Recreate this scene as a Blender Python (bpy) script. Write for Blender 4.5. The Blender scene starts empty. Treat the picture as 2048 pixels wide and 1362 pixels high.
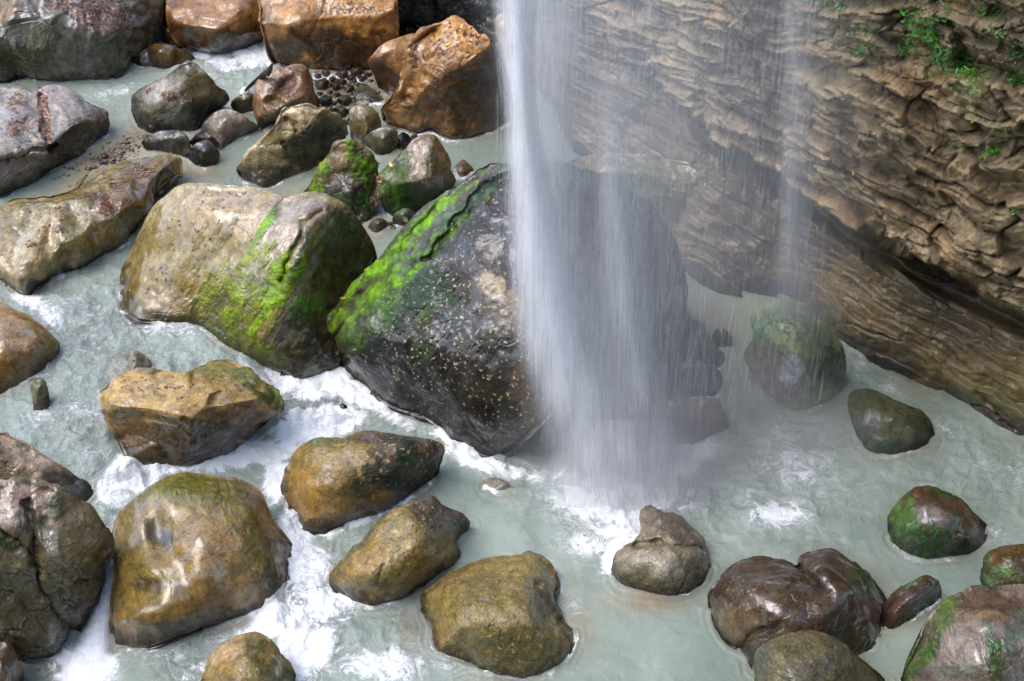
import bpy, math, random
import numpy as np
from mathutils import Vector, Matrix
from mathutils.bvhtree import BVHTree
from mathutils.geometry import delaunay_2d_cdt

# ---------------------------------------------------------------- camera, sky, sun, exposure
SC = bpy.context.scene
COL = SC.collection
PITCH = math.radians(40.0)
CAMH = 14.0
FPX = 3248.0                       # focal length in photo pixels (2048 wide)
cam_d = bpy.data.cameras.new("camera")
cam = bpy.data.objects.new("camera", cam_d)
COL.objects.link(cam)
cam.location = (0, 0, CAMH)
cam.rotation_euler = (math.radians(90) - PITCH, 0, 0)
cam_d.sensor_width = 36.0
cam_d.lens = 36.0 * FPX / 2048.0
cam_d.clip_start = 0.1
cam_d.clip_end = 500
SC.camera = cam

SUN_EL, SUN_AZ = math.radians(60), math.radians(-106)     # azimuth measured from +y (away from the camera) towards +x
world = bpy.data.worlds.new("World")
SC.world = world
world.use_nodes = True
wn = world.node_tree
bg = wn.nodes["Background"]
sky = wn.nodes.new("ShaderNodeTexSky")
sky.sky_type = 'NISHITA'
sky.sun_disc = False
sky.sun_elevation = SUN_EL
sky.sun_rotation = SUN_AZ
sky.air_density = 1.0
sky.dust_density = 2.0
sky.ozone_density = 1.0
wn.links.new(sky.outputs[0], bg.inputs[0])
bg.inputs[1].default_value = 0.15
sun_d = bpy.data.lights.new("sun", 'SUN')
sun_d.energy = 0.85
sun_d.angle = math.radians(48)
sun_d.color = (1.0, 0.98, 0.96)
sun = bpy.data.objects.new("sun", sun_d)
COL.objects.link(sun)
sdir = Vector((math.sin(SUN_AZ) * math.cos(SUN_EL), math.cos(SUN_AZ) * math.cos(SUN_EL), math.sin(SUN_EL)))
sun.rotation_euler = sdir.to_track_quat('Z', 'Y').to_euler()
SC.view_settings.view_transform = 'Standard'
SC.view_settings.look = 'None'
SC.view_settings.gamma = 1
SC.view_settings.exposure = 1.45
try:
    SC.cycles.transparent_max_bounces = 48
    SC.cycles.max_bounces = 6
    SC.cycles.diffuse_bounces = 3
    SC.cycles.glossy_bounces = 2
    SC.cycles.volume_bounces = 0
    SC.cycles.caustics_reflective = False
    SC.cycles.caustics_refractive = False
except Exception:
    pass

# ---------------------------------------------------------------- maths helpers
cp, sp = math.cos(PITCH), math.sin(PITCH)
U_ = 1.0 / 110.0                    # one height unit: about one photo pixel of a vertical face

def ray(px, py):
    px = np.asarray(px, float); py = np.asarray(py, float)
    a = (px - 1024) / FPX; b = (681 - py) / FPX
    return np.stack([a + 0 * b, cp + b * sp, -sp + b * cp], -1)

def P(px, py, z):
    """the place point seen in that direction at height z"""
    r = ray(px, py)
    t = (np.asarray(z, float) - CAMH) / r[..., 2]
    return r * t[..., None] + np.array([0, 0, CAMH])

def PY(px, py, y):
    r = ray(px, py)
    t = np.asarray(y, float) / r[..., 1]
    return r * t[..., None] + np.array([0, 0, CAMH])

def sstep(a, b, x):
    t = np.clip((x - a) / (b - a), 0, 1)
    return t * t * (3 - 2 * t)

def _hash(ix, iy, iz, seed):
    h = (ix * 374761393 + iy * 668265263 + iz * 2147483647 + seed * 974634777) & 0xFFFFFFFF
    h = ((h ^ (h >> 13)) * 1274126177) & 0xFFFFFFFF
    h = ((h ^ (h >> 15)) * 2246822519) & 0xFFFFFFFF
    return ((h ^ (h >> 16)) & 0xFFFFFF) / float(0xFFFFFF)

def noise3(p, seed=0):
    """smooth value noise, -1..1"""
    p = np.asarray(p, float)
    i = np.floor(p).astype(np.int64); f = p - i
    f = f * f * f * (f * (f * 6 - 15) + 10)
    x, y, z = i[..., 0], i[..., 1], i[..., 2]
    fx, fy, fz = f[..., 0], f[..., 1], f[..., 2]
    def c(a, b, d): return _hash(x + a, y + b, z + d, seed)
    x00 = c(0, 0, 0) * (1 - fx) + c(1, 0, 0) * fx
    x10 = c(0, 1, 0) * (1 - fx) + c(1, 1, 0) * fx
    x01 = c(0, 0, 1) * (1 - fx) + c(1, 0, 1) * fx
    x11 = c(0, 1, 1) * (1 - fx) + c(1, 1, 1) * fx
    v = (x00 * (1 - fy) + x10 * fy) * (1 - fz) + (x01 * (1 - fy) + x11 * fy) * fz
    return v * 2 - 1

def fbm(p, oct=4, seed=0, lac=2.03, gain=0.5):
    s = 0; a = 1; n = 0
    p = np.asarray(p, float)
    for k in range(oct):
        s = s + a * noise3(p, seed + k * 17); n += a
        p = p * lac + 11.3; a *= gain
    return s / n * 1.6

def ridged(p, oct=4, seed=0):
    s = 0; a = 1; n = 0
    p = np.asarray(p, float)
    for k in range(oct):
        s = s + a * (1 - 2 * np.abs(noise3(p, seed + k * 31))); n += a
        p = p * 2.1 + 5.7; a *= 0.5
    return s / n

def voronoi(p, seed=0):
    """F1, F2 and the id of the nearest cell"""
    p = np.asarray(p, float)
    i = np.floor(p).astype(np.int64)
    f1 = np.full(p.shape[:-1], 9.0); f2 = f1.copy(); cid = np.zeros(p.shape[:-1])
    for dx in (-1, 0, 1):
        for dy in (-1, 0, 1):
            for dz in (-1, 0, 1):
                cx, cy, cz = i[..., 0] + dx, i[..., 1] + dy, i[..., 2] + dz
                qx = cx + _hash(cx, cy, cz, seed + 1); qy = cy + _hash(cx, cy, cz, seed + 2); qz = cz + _hash(cx, cy, cz, seed + 3)
                d = np.sqrt((p[..., 0] - qx) ** 2 + (p[..., 1] - qy) ** 2 + (p[..., 2] - qz) ** 2)
                idv = _hash(cx, cy, cz, seed + 4)
                near = d < f1
                f2 = np.where(near, f1, np.minimum(f2, d))
                cid = np.where(near, idv, cid)
                f1 = np.where(near, d, f1)
    return f1, f2, cid

def voronoi2(p, seed=0):
    p = np.asarray(p, float)
    i = np.floor(p).astype(np.int64)
    f1 = np.full(p.shape[:-1], 9.0); f2 = f1.copy(); cid = np.zeros(p.shape[:-1])
    ox = np.zeros(p.shape[:-1]); oy = ox.copy()
    for dx in (-1, 0, 1):
        for dy in (-1, 0, 1):
            cx, cy = i[..., 0] + dx, i[..., 1] + dy; cz = cx * 0
            ax = p[..., 0] - (cx + _hash(cx, cy, cz, seed + 1)); ay = p[..., 1] - (cy + _hash(cx, cy, cz, seed + 2))
            d = np.sqrt(ax * ax + ay * ay)
            near = d < f1
            f2 = np.where(near, f1, np.minimum(f2, d))
            cid = np.where(near, _hash(cx, cy, cz, seed + 4), cid)
            ox = np.where(near, ax, ox); oy = np.where(near, ay, oy)
            f1 = np.where(near, d, f1)
    return f1, f2, cid, ox, oy

def rbf(pts, vals, q, c=8.0):
    """multiquadric interpolation with an affine term; q (...,2)"""
    pts = np.asarray(pts, float); vals = np.asarray(vals, float)
    n = len(pts)
    D = np.sqrt(((pts[:, None] - pts[None]) ** 2).sum(-1) + c * c)
    A = np.zeros((n + 3, n + 3)); A[:n, :n] = D + np.eye(n) * 1e-3
    A[:n, n] = 1; A[:n, n + 1:] = pts / 100; A[n, :n] = 1; A[n + 1:, :n] = pts.T / 100
    w = np.linalg.lstsq(A, np.concatenate([vals, [0, 0, 0]]), rcond=None)[0]
    q = np.asarray(q, float); sh = q.shape[:-1]; qq = q.reshape(-1, 2)
    out = w[n] + (qq / 100) @ w[n + 1:]
    for k in range(n):
        out += w[k] * np.sqrt(((qq - pts[k]) ** 2).sum(-1) + c * c)
    return out.reshape(sh)

def blur(a, s):
    if s <= 0: return a
    r = max(1, int(3 * s)); k = np.exp(-0.5 * (np.arange(-r, r + 1) / s) ** 2); k /= k.sum()
    for ax in (0, 1):
        pad = [(0, 0), (0, 0)]; pad[ax] = (r, r)
        b = np.pad(a, pad, mode='edge'); o = np.zeros_like(a)
        for j, w in enumerate(k):
            o += w * (b[j:j + a.shape[0], :] if ax == 0 else b[:, j:j + a.shape[1]])
        a = o
    return a

def bilin(a, x, y):
    x = np.clip(x, 0, a.shape[1] - 1.001); y = np.clip(y, 0, a.shape[0] - 1.001)
    i = x.astype(int); j = y.astype(int); fx = x - i; fy = y - j
    return (a[j, i] * (1 - fx) + a[j, i + 1] * fx) * (1 - fy) + (a[j + 1, i] * (1 - fx) + a[j + 1, i + 1] * fx) * fy

def spots(px, py, lst, soft=1.0):
    """sum of soft elliptical patches (x, y, rx, ry, angle, strength)"""
    out = np.zeros_like(px, dtype=float)
    for (x, y, rx, ry, an, st) in lst:
        a = math.radians(an); dx = px - x; dy = py - y
        u = (dx * math.cos(a) + dy * math.sin(a)) / rx; v = (-dx * math.sin(a) + dy * math.cos(a)) / ry
        out = np.maximum(out, st * np.exp(-(u * u + v * v) ** 1.0 * 0.9 * soft))
    return out

# ---------------------------------------------------------------- object helpers
def tag(o, label=None, cat=None, group=None, kind=None):
    if label: o["label"] = label
    if cat: o["category"] = cat
    if group: o["group"] = group
    if kind: o["kind"] = kind
    return o

def mesh_obj(name, V, F, mat=None, parent=None, smooth=True, attrs=None, cols=None):
    me = bpy.data.meshes.new(name)
    V = np.asarray(V, np.float32); F = np.asarray(F, np.int32)
    me.vertices.add(len(V)); me.vertices.foreach_set("co", V.ravel())
    k = F.shape[1]
    me.loops.add(F.size); me.loops.foreach_set("vertex_index", F.ravel())
    me.polygons.add(len(F)); me.polygons.foreach_set("loop_start", np.arange(0, F.size, k, dtype=np.int32))
    me.update(calc_edges=True); me.validate()
    if smooth: me.polygons.foreach_set("use_smooth", np.ones(len(me.polygons), bool))
    for n, a in (attrs or {}).items():
        at = me.attributes.new(n, 'FLOAT', 'POINT'); at.data.foreach_set("value", np.asarray(a, np.float32).ravel())
    for n, a in (cols or {}).items():
        at = me.attributes.new(n, 'FLOAT_COLOR', 'POINT')
        c = np.ones((len(V), 4), np.float32); c[:, :3] = a
        at.data.foreach_set("color", c.ravel())
    if mat: me.materials.append(mat)
    me.update()
    o = bpy.data.objects.new(name, me); COL.objects.link(o)
    if parent: o.parent = parent
    return o

def grid_faces(nr, nc, wrap=False):
    r = np.arange(nr - 1)[:, None]; c = np.arange(nc if wrap else nc - 1)[None]
    c2 = (c + 1) % nc
    a = r * nc + c; b = r * nc + c2; d = (r + 1) * nc + c; e = (r + 1) * nc + c2
    return np.stack([a, d, e, b], -1).reshape(-1, 4)

def grid_normals(G, wrap=False):
    """G (nr,nc,3) -> normals that face the camera side"""
    if wrap:
        du = np.roll(G, -1, 1) - np.roll(G, 1, 1)
    else:
        du = np.gradient(G, axis=1)
    dv = np.gradient(G, axis=0)
    n = np.cross(du, dv)
    n /= np.linalg.norm(n, axis=-1, keepdims=True) + 1e-9
    return n

# ---------------------------------------------------------------- materials
def new_mat(name):
    m = bpy.data.materials.new(name); m.use_nodes = True
    nt = m.node_tree; b = nt.nodes["Principled BSDF"]
    return m, nt, b

def N(nt, t, **kw):
    n = nt.nodes.new(t)
    for k, v in kw.items(): setattr(n, k, v)
    return n

def math_n(nt, op, a, b=None, clamp=False):
    n = nt.nodes.new("ShaderNodeMath"); n.operation = op; n.use_clamp = clamp
    for i, v in enumerate((a, b)):
        if v is None: continue
        if isinstance(v, (int, float)): n.inputs[i].default_value = v
        else: nt.links.new(v, n.inputs[i])
    return n.outputs[0]

def ramp(nt, fac, lo, hi, a=0.0, b=1.0):
    n = nt.nodes.new("ShaderNodeMapRange"); n.interpolation_type = 'SMOOTHSTEP'
    nt.links.new(fac, n.inputs[0])
    n.inputs[1].default_value = lo; n.inputs[2].default_value = hi; n.inputs[3].default_value = a; n.inputs[4].default_value = b
    return n.outputs[0]

def noise_n(nt, vec, scale, detail=4, rough=0.55, dist=0.0):
    n = nt.nodes.new("ShaderNodeTexNoise"); n.inputs["Scale"].default_value = scale
    n.inputs["Detail"].default_value = detail; n.inputs["Roughness"].default_value = rough
    n.inputs["Distortion"].default_value = dist
    nt.links.new(vec, n.inputs["Vector"])
    return n.outputs[0]

def attr_n(nt, name, fac=True):
    n = nt.nodes.new("ShaderNodeAttribute"); n.attribute_name = name
    return n.outputs["Fac"] if fac else n.outputs["Color"]

def rock_material(name, wet=0.7, bump=0.5, fine=60.0, r0=0.16, r1=0.42):
    m, nt, b = new_mat(name)
    L = nt.links.new
    tc = N(nt, "ShaderNodeTexCoord").outputs["Object"]
    col = attr_n(nt, "tint", False)
    n1 = noise_n(nt, tc, 9, 6, 0.65)
    n2 = noise_n(nt, tc, fine, 5, 0.75)
    v = math_n(nt, 'MULTIPLY', ramp(nt, n1, 0.3, 0.7, 0.62, 1.32), ramp(nt, n2, 0.33, 0.67, 0.55, 1.42))
    mx = N(nt, "ShaderNodeMix", data_type='RGBA', blend_type='MULTIPLY'); mx.inputs[0].default_value = 1
    L(col, mx.inputs[6]); cmb = N(nt, "ShaderNodeCombineColor")
    for i in range(3): L(v, cmb.inputs[i])
    L(cmb.outputs[0], mx.inputs[7])
    # pale flecks
    vo = N(nt, "ShaderNodeTexVoronoi"); vo.inputs["Scale"].default_value = 14
    vw = N(nt, "ShaderNodeTexNoise"); vw.inputs["Scale"].default_value = 30; vw.inputs["Detail"].default_value = 3; L(tc, vw.inputs["Vector"])
    va = N(nt, "ShaderNodeVectorMath", operation='MULTIPLY_ADD'); L(vw.outputs["Color"], va.inputs[0]); va.inputs[1].default_value = (.10, .10, .10); L(tc, va.inputs[2]); L(va.outputs[0], vo.inputs["Vector"])
    nf = noise_n(nt, tc, 26, 4, 0.7)
    fleck = math_n(nt, 'MULTIPLY', ramp(nt, vo.outputs["Distance"], 0.14, 0.30, 1, 0), ramp(nt, nf, 0.38, 0.50))
    fl = math_n(nt, 'MULTIPLY', fleck, attr_n(nt, "fleck"), clamp=True)
    mf = N(nt, "ShaderNodeMix", data_type='RGBA'); L(fl, mf.inputs[0]); L(mx.outputs[2], mf.inputs[6]); mf.inputs[7].default_value = (0.46, 0.37, 0.20, 1)
    L(mf.outputs[2], b.inputs["Base Color"])
    moss = attr_n(nt, "moss")
    rr = ramp(nt, noise_n(nt, tc, 5, 5, 0.6), 0.35, 0.65, r0, r1)
    rough = math_n(nt, 'ADD', rr, math_n(nt, 'MULTIPLY', moss, 0.3), clamp=True)
    L(rough, b.inputs["Roughness"])
    b.inputs["Specular IOR Level"].default_value = 0.38
    ct = math_n(nt, 'MULTIPLY', ramp(nt, noise_n(nt, tc, 3.1, 5, 0.65), 0.44, 0.56, wet * 0.15, wet), math_n(nt, 'SUBTRACT', 1.0, math_n(nt, 'MULTIPLY', moss, 0.8)))
    L(ct, b.inputs["Coat Weight"]); b.inputs["Coat Roughness"].default_value = 0.09; b.inputs["Coat IOR"].default_value = 1.55
    # bump: pits, grain, moss fuzz
    n3 = noise_n(nt, tc, 24, 8, 0.62)
    n4 = noise_n(nt, tc, 80, 4, 0.7)
    n5 = N(nt, "ShaderNodeTexNoise"); n5.noise_type = 'RIDGED_MULTIFRACTAL'; n5.inputs["Scale"].default_value = 7; n5.inputs["Detail"].default_value = 6; L(tc, n5.inputs["Vector"])
    n3 = math_n(nt, 'ADD', n3, math_n(nt, 'MULTIPLY', n5.outputs[0], .22))
    hsum = math_n(nt, 'ADD', n3, math_n(nt, 'MULTIPLY', n4, math_n(nt, 'ADD', math_n(nt, 'MULTIPLY', moss, 0.9), 0.22)))
    hsum = math_n(nt, 'ADD', hsum, math_n(nt, 'MULTIPLY', fl, 0.25))
    bp = N(nt, "ShaderNodeBump"); bp.inputs["Strength"].default_value = bump; bp.inputs["Distance"].default_value = 0.024
    L(hsum, bp.inputs["Height"]); L(bp.outputs[0], b.inputs["Normal"])
    return m

# ---------------------------------------------------------------- water level (height units over the pool) at photo directions
WL = [(1250, 960, 0), (1000, 1050, 0), (1700, 1000, 0), (2040, 1000, 0), (1450, 620, 4), (1700, 690, 2), (1900, 800, 0), (1300, 1250, 0), (1650, 1340, 0), (1950, 1140, 0),
      (1000, 960, 2), (900, 900, 6), (760, 830, 12), (640, 770, 16), (560, 790, 14), (570, 900, 10), (560, 880, 10), (600, 1080, 2), (620, 1200, -4), (700, 1300, -6), (1000, 1400, -4), (520, 1230, -14),
      (300, 1340, -32), (420, 1300, -26), (240, 1362, -50), (150, 1340, -60), (60, 1350, -60), (130, 1400, -66), (205, 1250, -30), (215, 1160, 0), (228, 1080, 22), (235, 1000, 34), (260, 950, 44), (360, 945, 30), (470, 925, 18),
      (180, 930, 62), (60, 840, 64), (200, 850, 64), (150, 700, 66), (330, 690, 66), (430, 700, 62), (480, 728, 50), (540, 760, 24), (90, 590, 70), (220, 540, 72), (270, 480, 76), (0, 600, 70), (0, 400, 84),
      (150, 350, 84), (250, 300, 86), (420, 330, 84), (600, 370, 82), (250, 200, 90), (400, 110, 96), (500, 110, 100), (330, 10, 120), (230, 160, 92), (0, 165, 92), (690, 190, 90), (740, 200, 88), (760, 350, 84), (950, 300, 80),
      (760, 460, 66), (700, 450, 66), (1100, 300, 70), (960, 345, 78), (620, 770, 16), (-300, 700, 70), (-300, 1200, 20), (-200, 1400, -50), (2400, 900, 0), (2400, 1500, 0), (1200, 1700, -6), (300, 1700, -60),
      (-300, 100, 90), (1000, 80, 86), (1300, 300, 40), (1380, 500, 10), (1380, 590, 4), (-700, 1700, -60), (-800, 600, 70), (2900, 1900, 0), (2900, 700, 0), (-800, -300, 110), (600, -400, 120), (1500, -100, 60)]
_wlp = [(a, b) for a, b, c in WL]; _wlv = [c for a, b, c in WL]

def WLEV(px, py):
    q = np.stack([np.asarray(px, float), np.asarray(py, float)], -1)
    return rbf(_wlp, _wlv, q, 14.0) * U_

GX0, GX1, GY0, GY1, GS = -900, 2950, -420, 1900, 4.0
_gx = np.arange(GX0, GX1 + 1, GS); _gy = np.arange(GY0, GY1 + 1, GS)
_cx = np.arange(GX0, GX1 + 1, 16.0); _cy = np.arange(GY0, GY1 + 1, 16.0)
_cw = WLEV(*np.meshgrid(_cx, _cy))
def wl(px, py):
    return bilin(_cw, (np.asarray(px, float) - GX0) / 16.0, (np.asarray(py, float) - GY0) / 16.0)

# ---------------------------------------------------------------- boulders
def cat_rom(pts, n):
    """closed spline through the points, n samples evenly spaced"""
    p = np.asarray(pts, float); k = len(p); out = []
    for i in range(k):
        p0, p1, p2, p3 = p[i - 1], p[i], p[(i + 1) % k], p[(i + 2) % k]
        t = np.linspace(0, 1, 24, endpoint=False)[:, None]
        out.append(0.5 * (2 * p1 + (p2 - p0) * t + (2 * p0 - 5 * p1 + 4 * p2 - p3) * t ** 2 + (3 * p1 - p0 - 3 * p2 + p3) * t ** 3))
    o = np.concatenate(out)
    return o

def resample_angle(o, c, n):
    """closed curve o (m,3) -> the n samples at even arc length"""
    d = np.sqrt(((np.roll(o, -1, 0) - o)[:, :2] ** 2).sum(1)); s = np.concatenate([[0], np.cumsum(d)])
    t = np.linspace(0, s[-1], n, endpoint=False)
    oo = np.concatenate([o, o[:1]])
    return np.stack([np.interp(t, s, oo[:, i]) for i in range(3)], 1), s[-1]

BROWN = (0.15, 0.085, 0.038); ORANGE = (0.29, 0.155, 0.062); OLIVE = (0.16, 0.12, 0.045); TAN = (0.30, 0.215, 0.115); GREY = (0.17, 0.155, 0.13)
LILAC = (0.27, 0.235, 0.19); DARK = (0.028, 0.022, 0.016); DKBR = (0.065, 0.040, 0.022); MOSS = (0.13, 0.24, 0.010); DMOSS = (0.030, 0.085, 0.014); LTAN = (0.36, 0.28, 0.16)  # LILAC also serves as painted water sheen on some boulders
PGREEN = (0.10, 0.16, 0.06); OCHRE = (0.27, 0.165, 0.05)
ROCKS = []
WSEG = []
BVHS = []

def boulder(outline, inner, label, ca, cb, cat="boulder", name="boulder", blobs=(), moss=(), fleck=(), grooves=(), dents=(), facet=0.5, sm=2.0, amp=1.0, fam=0.5,
            strata=None, seed=None, mat=None, streak=None, group=None, wall=0, base=None, wetline=True, k3=1.0, chip=0.5):
    """outline: closed list of (px, py, z) in photo directions; z in height units over the local water, 0 = waterline.
    Gives a closed solid with its own height, thickness and distance."""
    seed = seed if seed is not None else (len(ROCKS) * 7 + 3)
    ol = np.asarray(outline, float)
    cx, cy = ol[:, 0].mean(), ol[:, 1].mean()
    area = 0.5 * abs(np.sum(ol[:, 0] * np.roll(ol[:, 1], -1) - ol[:, 1] * np.roll(ol[:, 0], -1)))
    # area centroid
    x, y = ol[:, 0], ol[:, 1]; xn, yn = np.roll(x, -1), np.roll(y, -1); cr = x * yn - xn * y
    cx = ((x + xn) * cr).sum() / (3 * cr.sum()); cy = ((y + yn) * cr).sum() / (3 * cr.sum())
    wbase = float(wl(cx, cy)) if base is None else base * U_
    # absolute heights
    absz = np.where(ol[:, 2] <= 0, wl(ol[:, 0], ol[:, 1]), np.maximum(wbase + ol[:, 2] * U_, wl(ol[:, 0], ol[:, 1]) + np.minimum(ol[:, 2], 8) * U_ * .5))
    oz = np.stack([ol[:, 0], ol[:, 1], absz], 1)
    curve = cat_rom(oz, 0)
    for i_ in range(len(ol)):
        if ol[i_, 2] <= 4 and ol[(i_ + 1) % len(ol), 2] <= 4:
            cc_ = curve[i_ * 24:(i_ + 1) * 24 + 1:8, :2]
            for a_, b_ in zip(cc_[:-1], cc_[1:]): WSEG.append((tuple(a_), tuple(b_)))
    per = np.sqrt(((np.roll(curve, -1, 0) - curve)[:, :2] ** 2).sum(1)).sum()
    na = int(np.clip(per / 2.6, 40, 760))
    ring, per = resample_angle(curve, (cx, cy), na)
    rad = math.sqrt(area / math.pi)
    inn = np.asarray([(a, b, max(wbase + c * U_, float(wl(a, b)) + min(c, 12) * U_)) for a, b, c in inner], float).reshape(-1, 3)
    # raster of heights
    st = 3.0 if rad > 60 else (2.0 if rad > 25 else 1.0)
    x0, y0 = ring[:, 0].min() - 12, ring[:, 1].min() - 12; x1, y1 = ring[:, 0].max() + 12, ring[:, 1].max() + 12
    gx, gy = np.meshgrid(np.arange(x0, x1 + st, st), np.arange(y0, y1 + st, st))
    sub = ring[::max(1, na // 60)]
    ctrl = np.concatenate([sub, inn]) if len(inn) else sub
    H = rbf(ctrl[:, :2], ctrl[:, 2], np.stack([gx, gy], -1), 6.0)
    if facet > 0 and len(inn):
        sc_ = 0.01
        v2 = [Vector(((p[0] - cx) * sc_, (p[1] - cy) * sc_)) for p in np.concatenate([sub, inn])]
        ns = len(sub)
        r = delaunay_2d_cdt(v2, [(i, (i + 1) % ns) for i in range(ns)], [], 0, 1e-5)
        vv = np.array([[p.x / sc_ + cx, p.y / sc_ + cy] for p in r[0]])
        zc = np.concatenate([sub, inn])[:, 2]
        vz = np.array([zc[o[0]] if len(o) else float(rbf(ctrl[:, :2], ctrl[:, 2], vv[i][None])[0]) for i, o in enumerate(r[3])])
        Hf = H.copy()
        for t in r[2]:
            a, b_, c_ = vv[t[0]], vv[t[1]], vv[t[2]]
            i0 = max(0, int((min(a[0], b_[0], c_[0]) - x0) / st)); i1 = min(gx.shape[1], int((max(a[0], b_[0], c_[0]) - x0) / st) + 2)
            j0 = max(0, int((min(a[1], b_[1], c_[1]) - y0) / st)); j1 = min(gx.shape[0], int((max(a[1], b_[1], c_[1]) - y0) / st) + 2)
            qx, qy = gx[j0:j1, i0:i1], gy[j0:j1, i0:i1]
            den = (b_[1] - c_[1]) * (a[0] - c_[0]) + (c_[0] - b_[0]) * (a[1] - c_[1])
            if abs(den) < 1e-6: continue
            l1 = ((b_[1] - c_[1]) * (qx - c_[0]) + (c_[0] - b_[0]) * (qy - c_[1])) / den
            l2 = ((c_[1] - a[1]) * (qx - c_[0]) + (a[0] - c_[0]) * (qy - c_[1])) / den
            l3 = 1 - l1 - l2
            m_ = (l1 > -0.001) & (l2 > -0.001) & (l3 > -0.001)
            sl = Hf[j0:j1, i0:i1]; sl[m_] = (l1 * vz[t[0]] + l2 * vz[t[1]] + l3 * vz[t[2]])[m_]
        # outside: nearest ring value keeps the blur from pulling
        H = facet * Hf + (1 - facet) * H
    for (dx_, dy_, rx, ry, an, dep) in dents:
        a = math.radians(an); ux = ((gx - dx_) * math.cos(a) + (gy - dy_) * math.sin(a)) / rx; vy = (-(gx - dx_) * math.sin(a) + (gy - dy_) * math.cos(a)) / ry
        q_ = ux * ux + vy * vy
        H = H - dep * U_ * np.exp(-q_ ** 1.6)
    H = blur(H, sm * (rad / 100.0) ** 0.5 * 2.4 / st)
    for (pl, wd, dep) in grooves:
        dmin = np.full(gx.shape, 1e9)
        wob = 5 * noise3(np.stack([gx / 22, gy / 22, 0 * gx + 3], -1), seed)
        for (ax, ay), (bx, by) in zip(pl[:-1], pl[1:]):
            t_ = np.clip(((gx - ax) * (bx - ax) + (gy - ay) * (by - ay)) / ((bx - ax) ** 2 + (by - ay) ** 2), 0, 1)
            dmin = np.minimum(dmin, np.hypot(gx + wob - ax - t_ * (bx - ax), gy + wob - ay - t_ * (by - ay)))
        H = H - dep * U_ * np.exp(-(dmin / wd) ** 2)
    # rings from the middle outwards
    nr = int(np.clip(rad / 1.9, 14, 210))
    rho = np.linspace(0, 1, nr + 1)[1:] ** 0.9
    R_ = rho[:, None]
    PX = cx + (ring[None, :, 0] - cx) * R_; PY_ = cy + (ring[None, :, 1] - cy) * R_
    Z = bilin(H, (PX - x0) / st, (PY_ - y0) / st)
    w_ = sstep(0.93, 1.0, R_); Z = Z * (1 - w_) + ring[None, :, 2] * w_
    G = P(PX, PY_, Z)
    # the far and under side: leans away and down from the seen edge
    ctr3 = G[0].mean(0); Rm = np.linalg.norm(G[-1] - G[-1].mean(0), axis=1).mean()
    view = ctr3 - np.array([0, 0, CAMH]); view /= np.linalg.norm(view)
    mid = G[-1].mean(0)
    back = []
    for s_, dpt in ((0.992, .035), (0.97, .10), (0.93, .2), (0.86, .36), (0.75, .55), (0.6, .75), (0.35, .9), (0.1, .97)):
        vz_ = view * dpt * Rm * 1.15 + np.array([0, 0, -1]) * dpt * Rm * 0.35
        back.append(mid + (G[-1] - mid) * s_ + vz_)
    G = np.concatenate([G, np.array(back)], 0)
    PXa = np.concatenate([PX, np.repeat(PX[-1:], 8, 0)]); PYa = np.concatenate([PY_, np.repeat(PY_[-1:], 8, 0)])
    flat = G
    nrm = grid_normals(G, True)
    if (nrm[nr // 2] * (G[nr // 2] - np.array([0, 0, CAMH]))).sum(-1).mean() > 0: nrm = -nrm
    Rw = Rm
    kc = max(3, int(nr * .10)); mn = nrm[kc].mean(0); mn /= np.linalg.norm(mn)
    for j_ in range(kc + 1):
        w0 = 1 - sstep(kc * .3, kc, float(j_)); nn = nrm[j_] * (1 - w0) + mn * w0; nrm[j_] = nn / np.linalg.norm(nn, axis=-1, keepdims=True)
    # displacement
    q = G
    ph = seed * 3.71
    dis = 0.045 * amp * Rw * fbm(q / (0.75 * Rw) + ph, 3, seed)
    dis += 0.021 * fam * fbm(q / 0.36 + ph, 3, seed + 5) + 0.0040 * fam * k3 * fbm(q / 0.085 + ph, 3, seed + 9)
    if chip > 0:      # broken planes
        f1, f2, cid = voronoi((q + 0.12 * np.stack([noise3(q / .3, seed + 50), noise3(q / .3, seed + 51), noise3(q / .3, seed + 52)], -1)) / (0.42 * max(Rw, .4)), seed)
        dis += chip * 0.065 * Rw * (cid - 0.5) * sstep(0.0, 0.22, f2 - f1) * sstep(-.2, .5, fbm(q / (1.2 * Rw) + ph, 2, seed + 77))
        dis -= chip * 0.012 * np.exp(-((f2 - f1) / 0.02) ** 2)
    if strata:
        an, per_, am = strata       # direction of the bands in the photo, spacing (m), depth (m)
        a = math.radians(an)
        nd = np.array([-math.sin(a), 0.55 * math.cos(a), -0.8 * math.cos(a)]); nd /= np.linalg.norm(nd)
        s_ = (q @ nd) / per_ + 0.35 * fbm(q / 0.9 + ph, 3, seed + 3)
        dis += am * (ridged(np.stack([s_, s_ * 0 + 1.5 + fbm(q / 1.6, 2, 4) , s_ * 0], -1), 3, seed + 11)) 
    dis -= 0.006 * fam * np.exp(-(fbm(q / (0.5 * max(Rw, .5)) + ph + 4, 4, seed + 31) / 0.03) ** 2)
    edge = np.ones(len(G))[:, None]; edge = edge * 1.0
    G = G + nrm * dis[..., None]
    nrm2 = nrm
    V = G.reshape(-1, 3)
    F = grid_faces(G.shape[0], na, True)
    # centre cap and bottom cap as small fans
    c0 = len(V); V = np.concatenate([V, G[0].mean(0)[None], G[-1].mean(0)[None]])
    last = (G.shape[0] - 1) * na
    i = np.arange(na); j = (i + 1) % na
    capA = np.stack([np.full(na, c0), i, j, np.full(na, c0)], 1)
    capB = np.stack([np.full(na, c0 + 1), last + j, last + i, np.full(na, c0 + 1)], 1)
    # colours
    px, py = PXa, PYa
    gn = fbm(q / (0.55) + ph, 5, seed + 21); g2 = fbm(q / 0.16 + ph * 2, 4, seed + 22)
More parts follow.
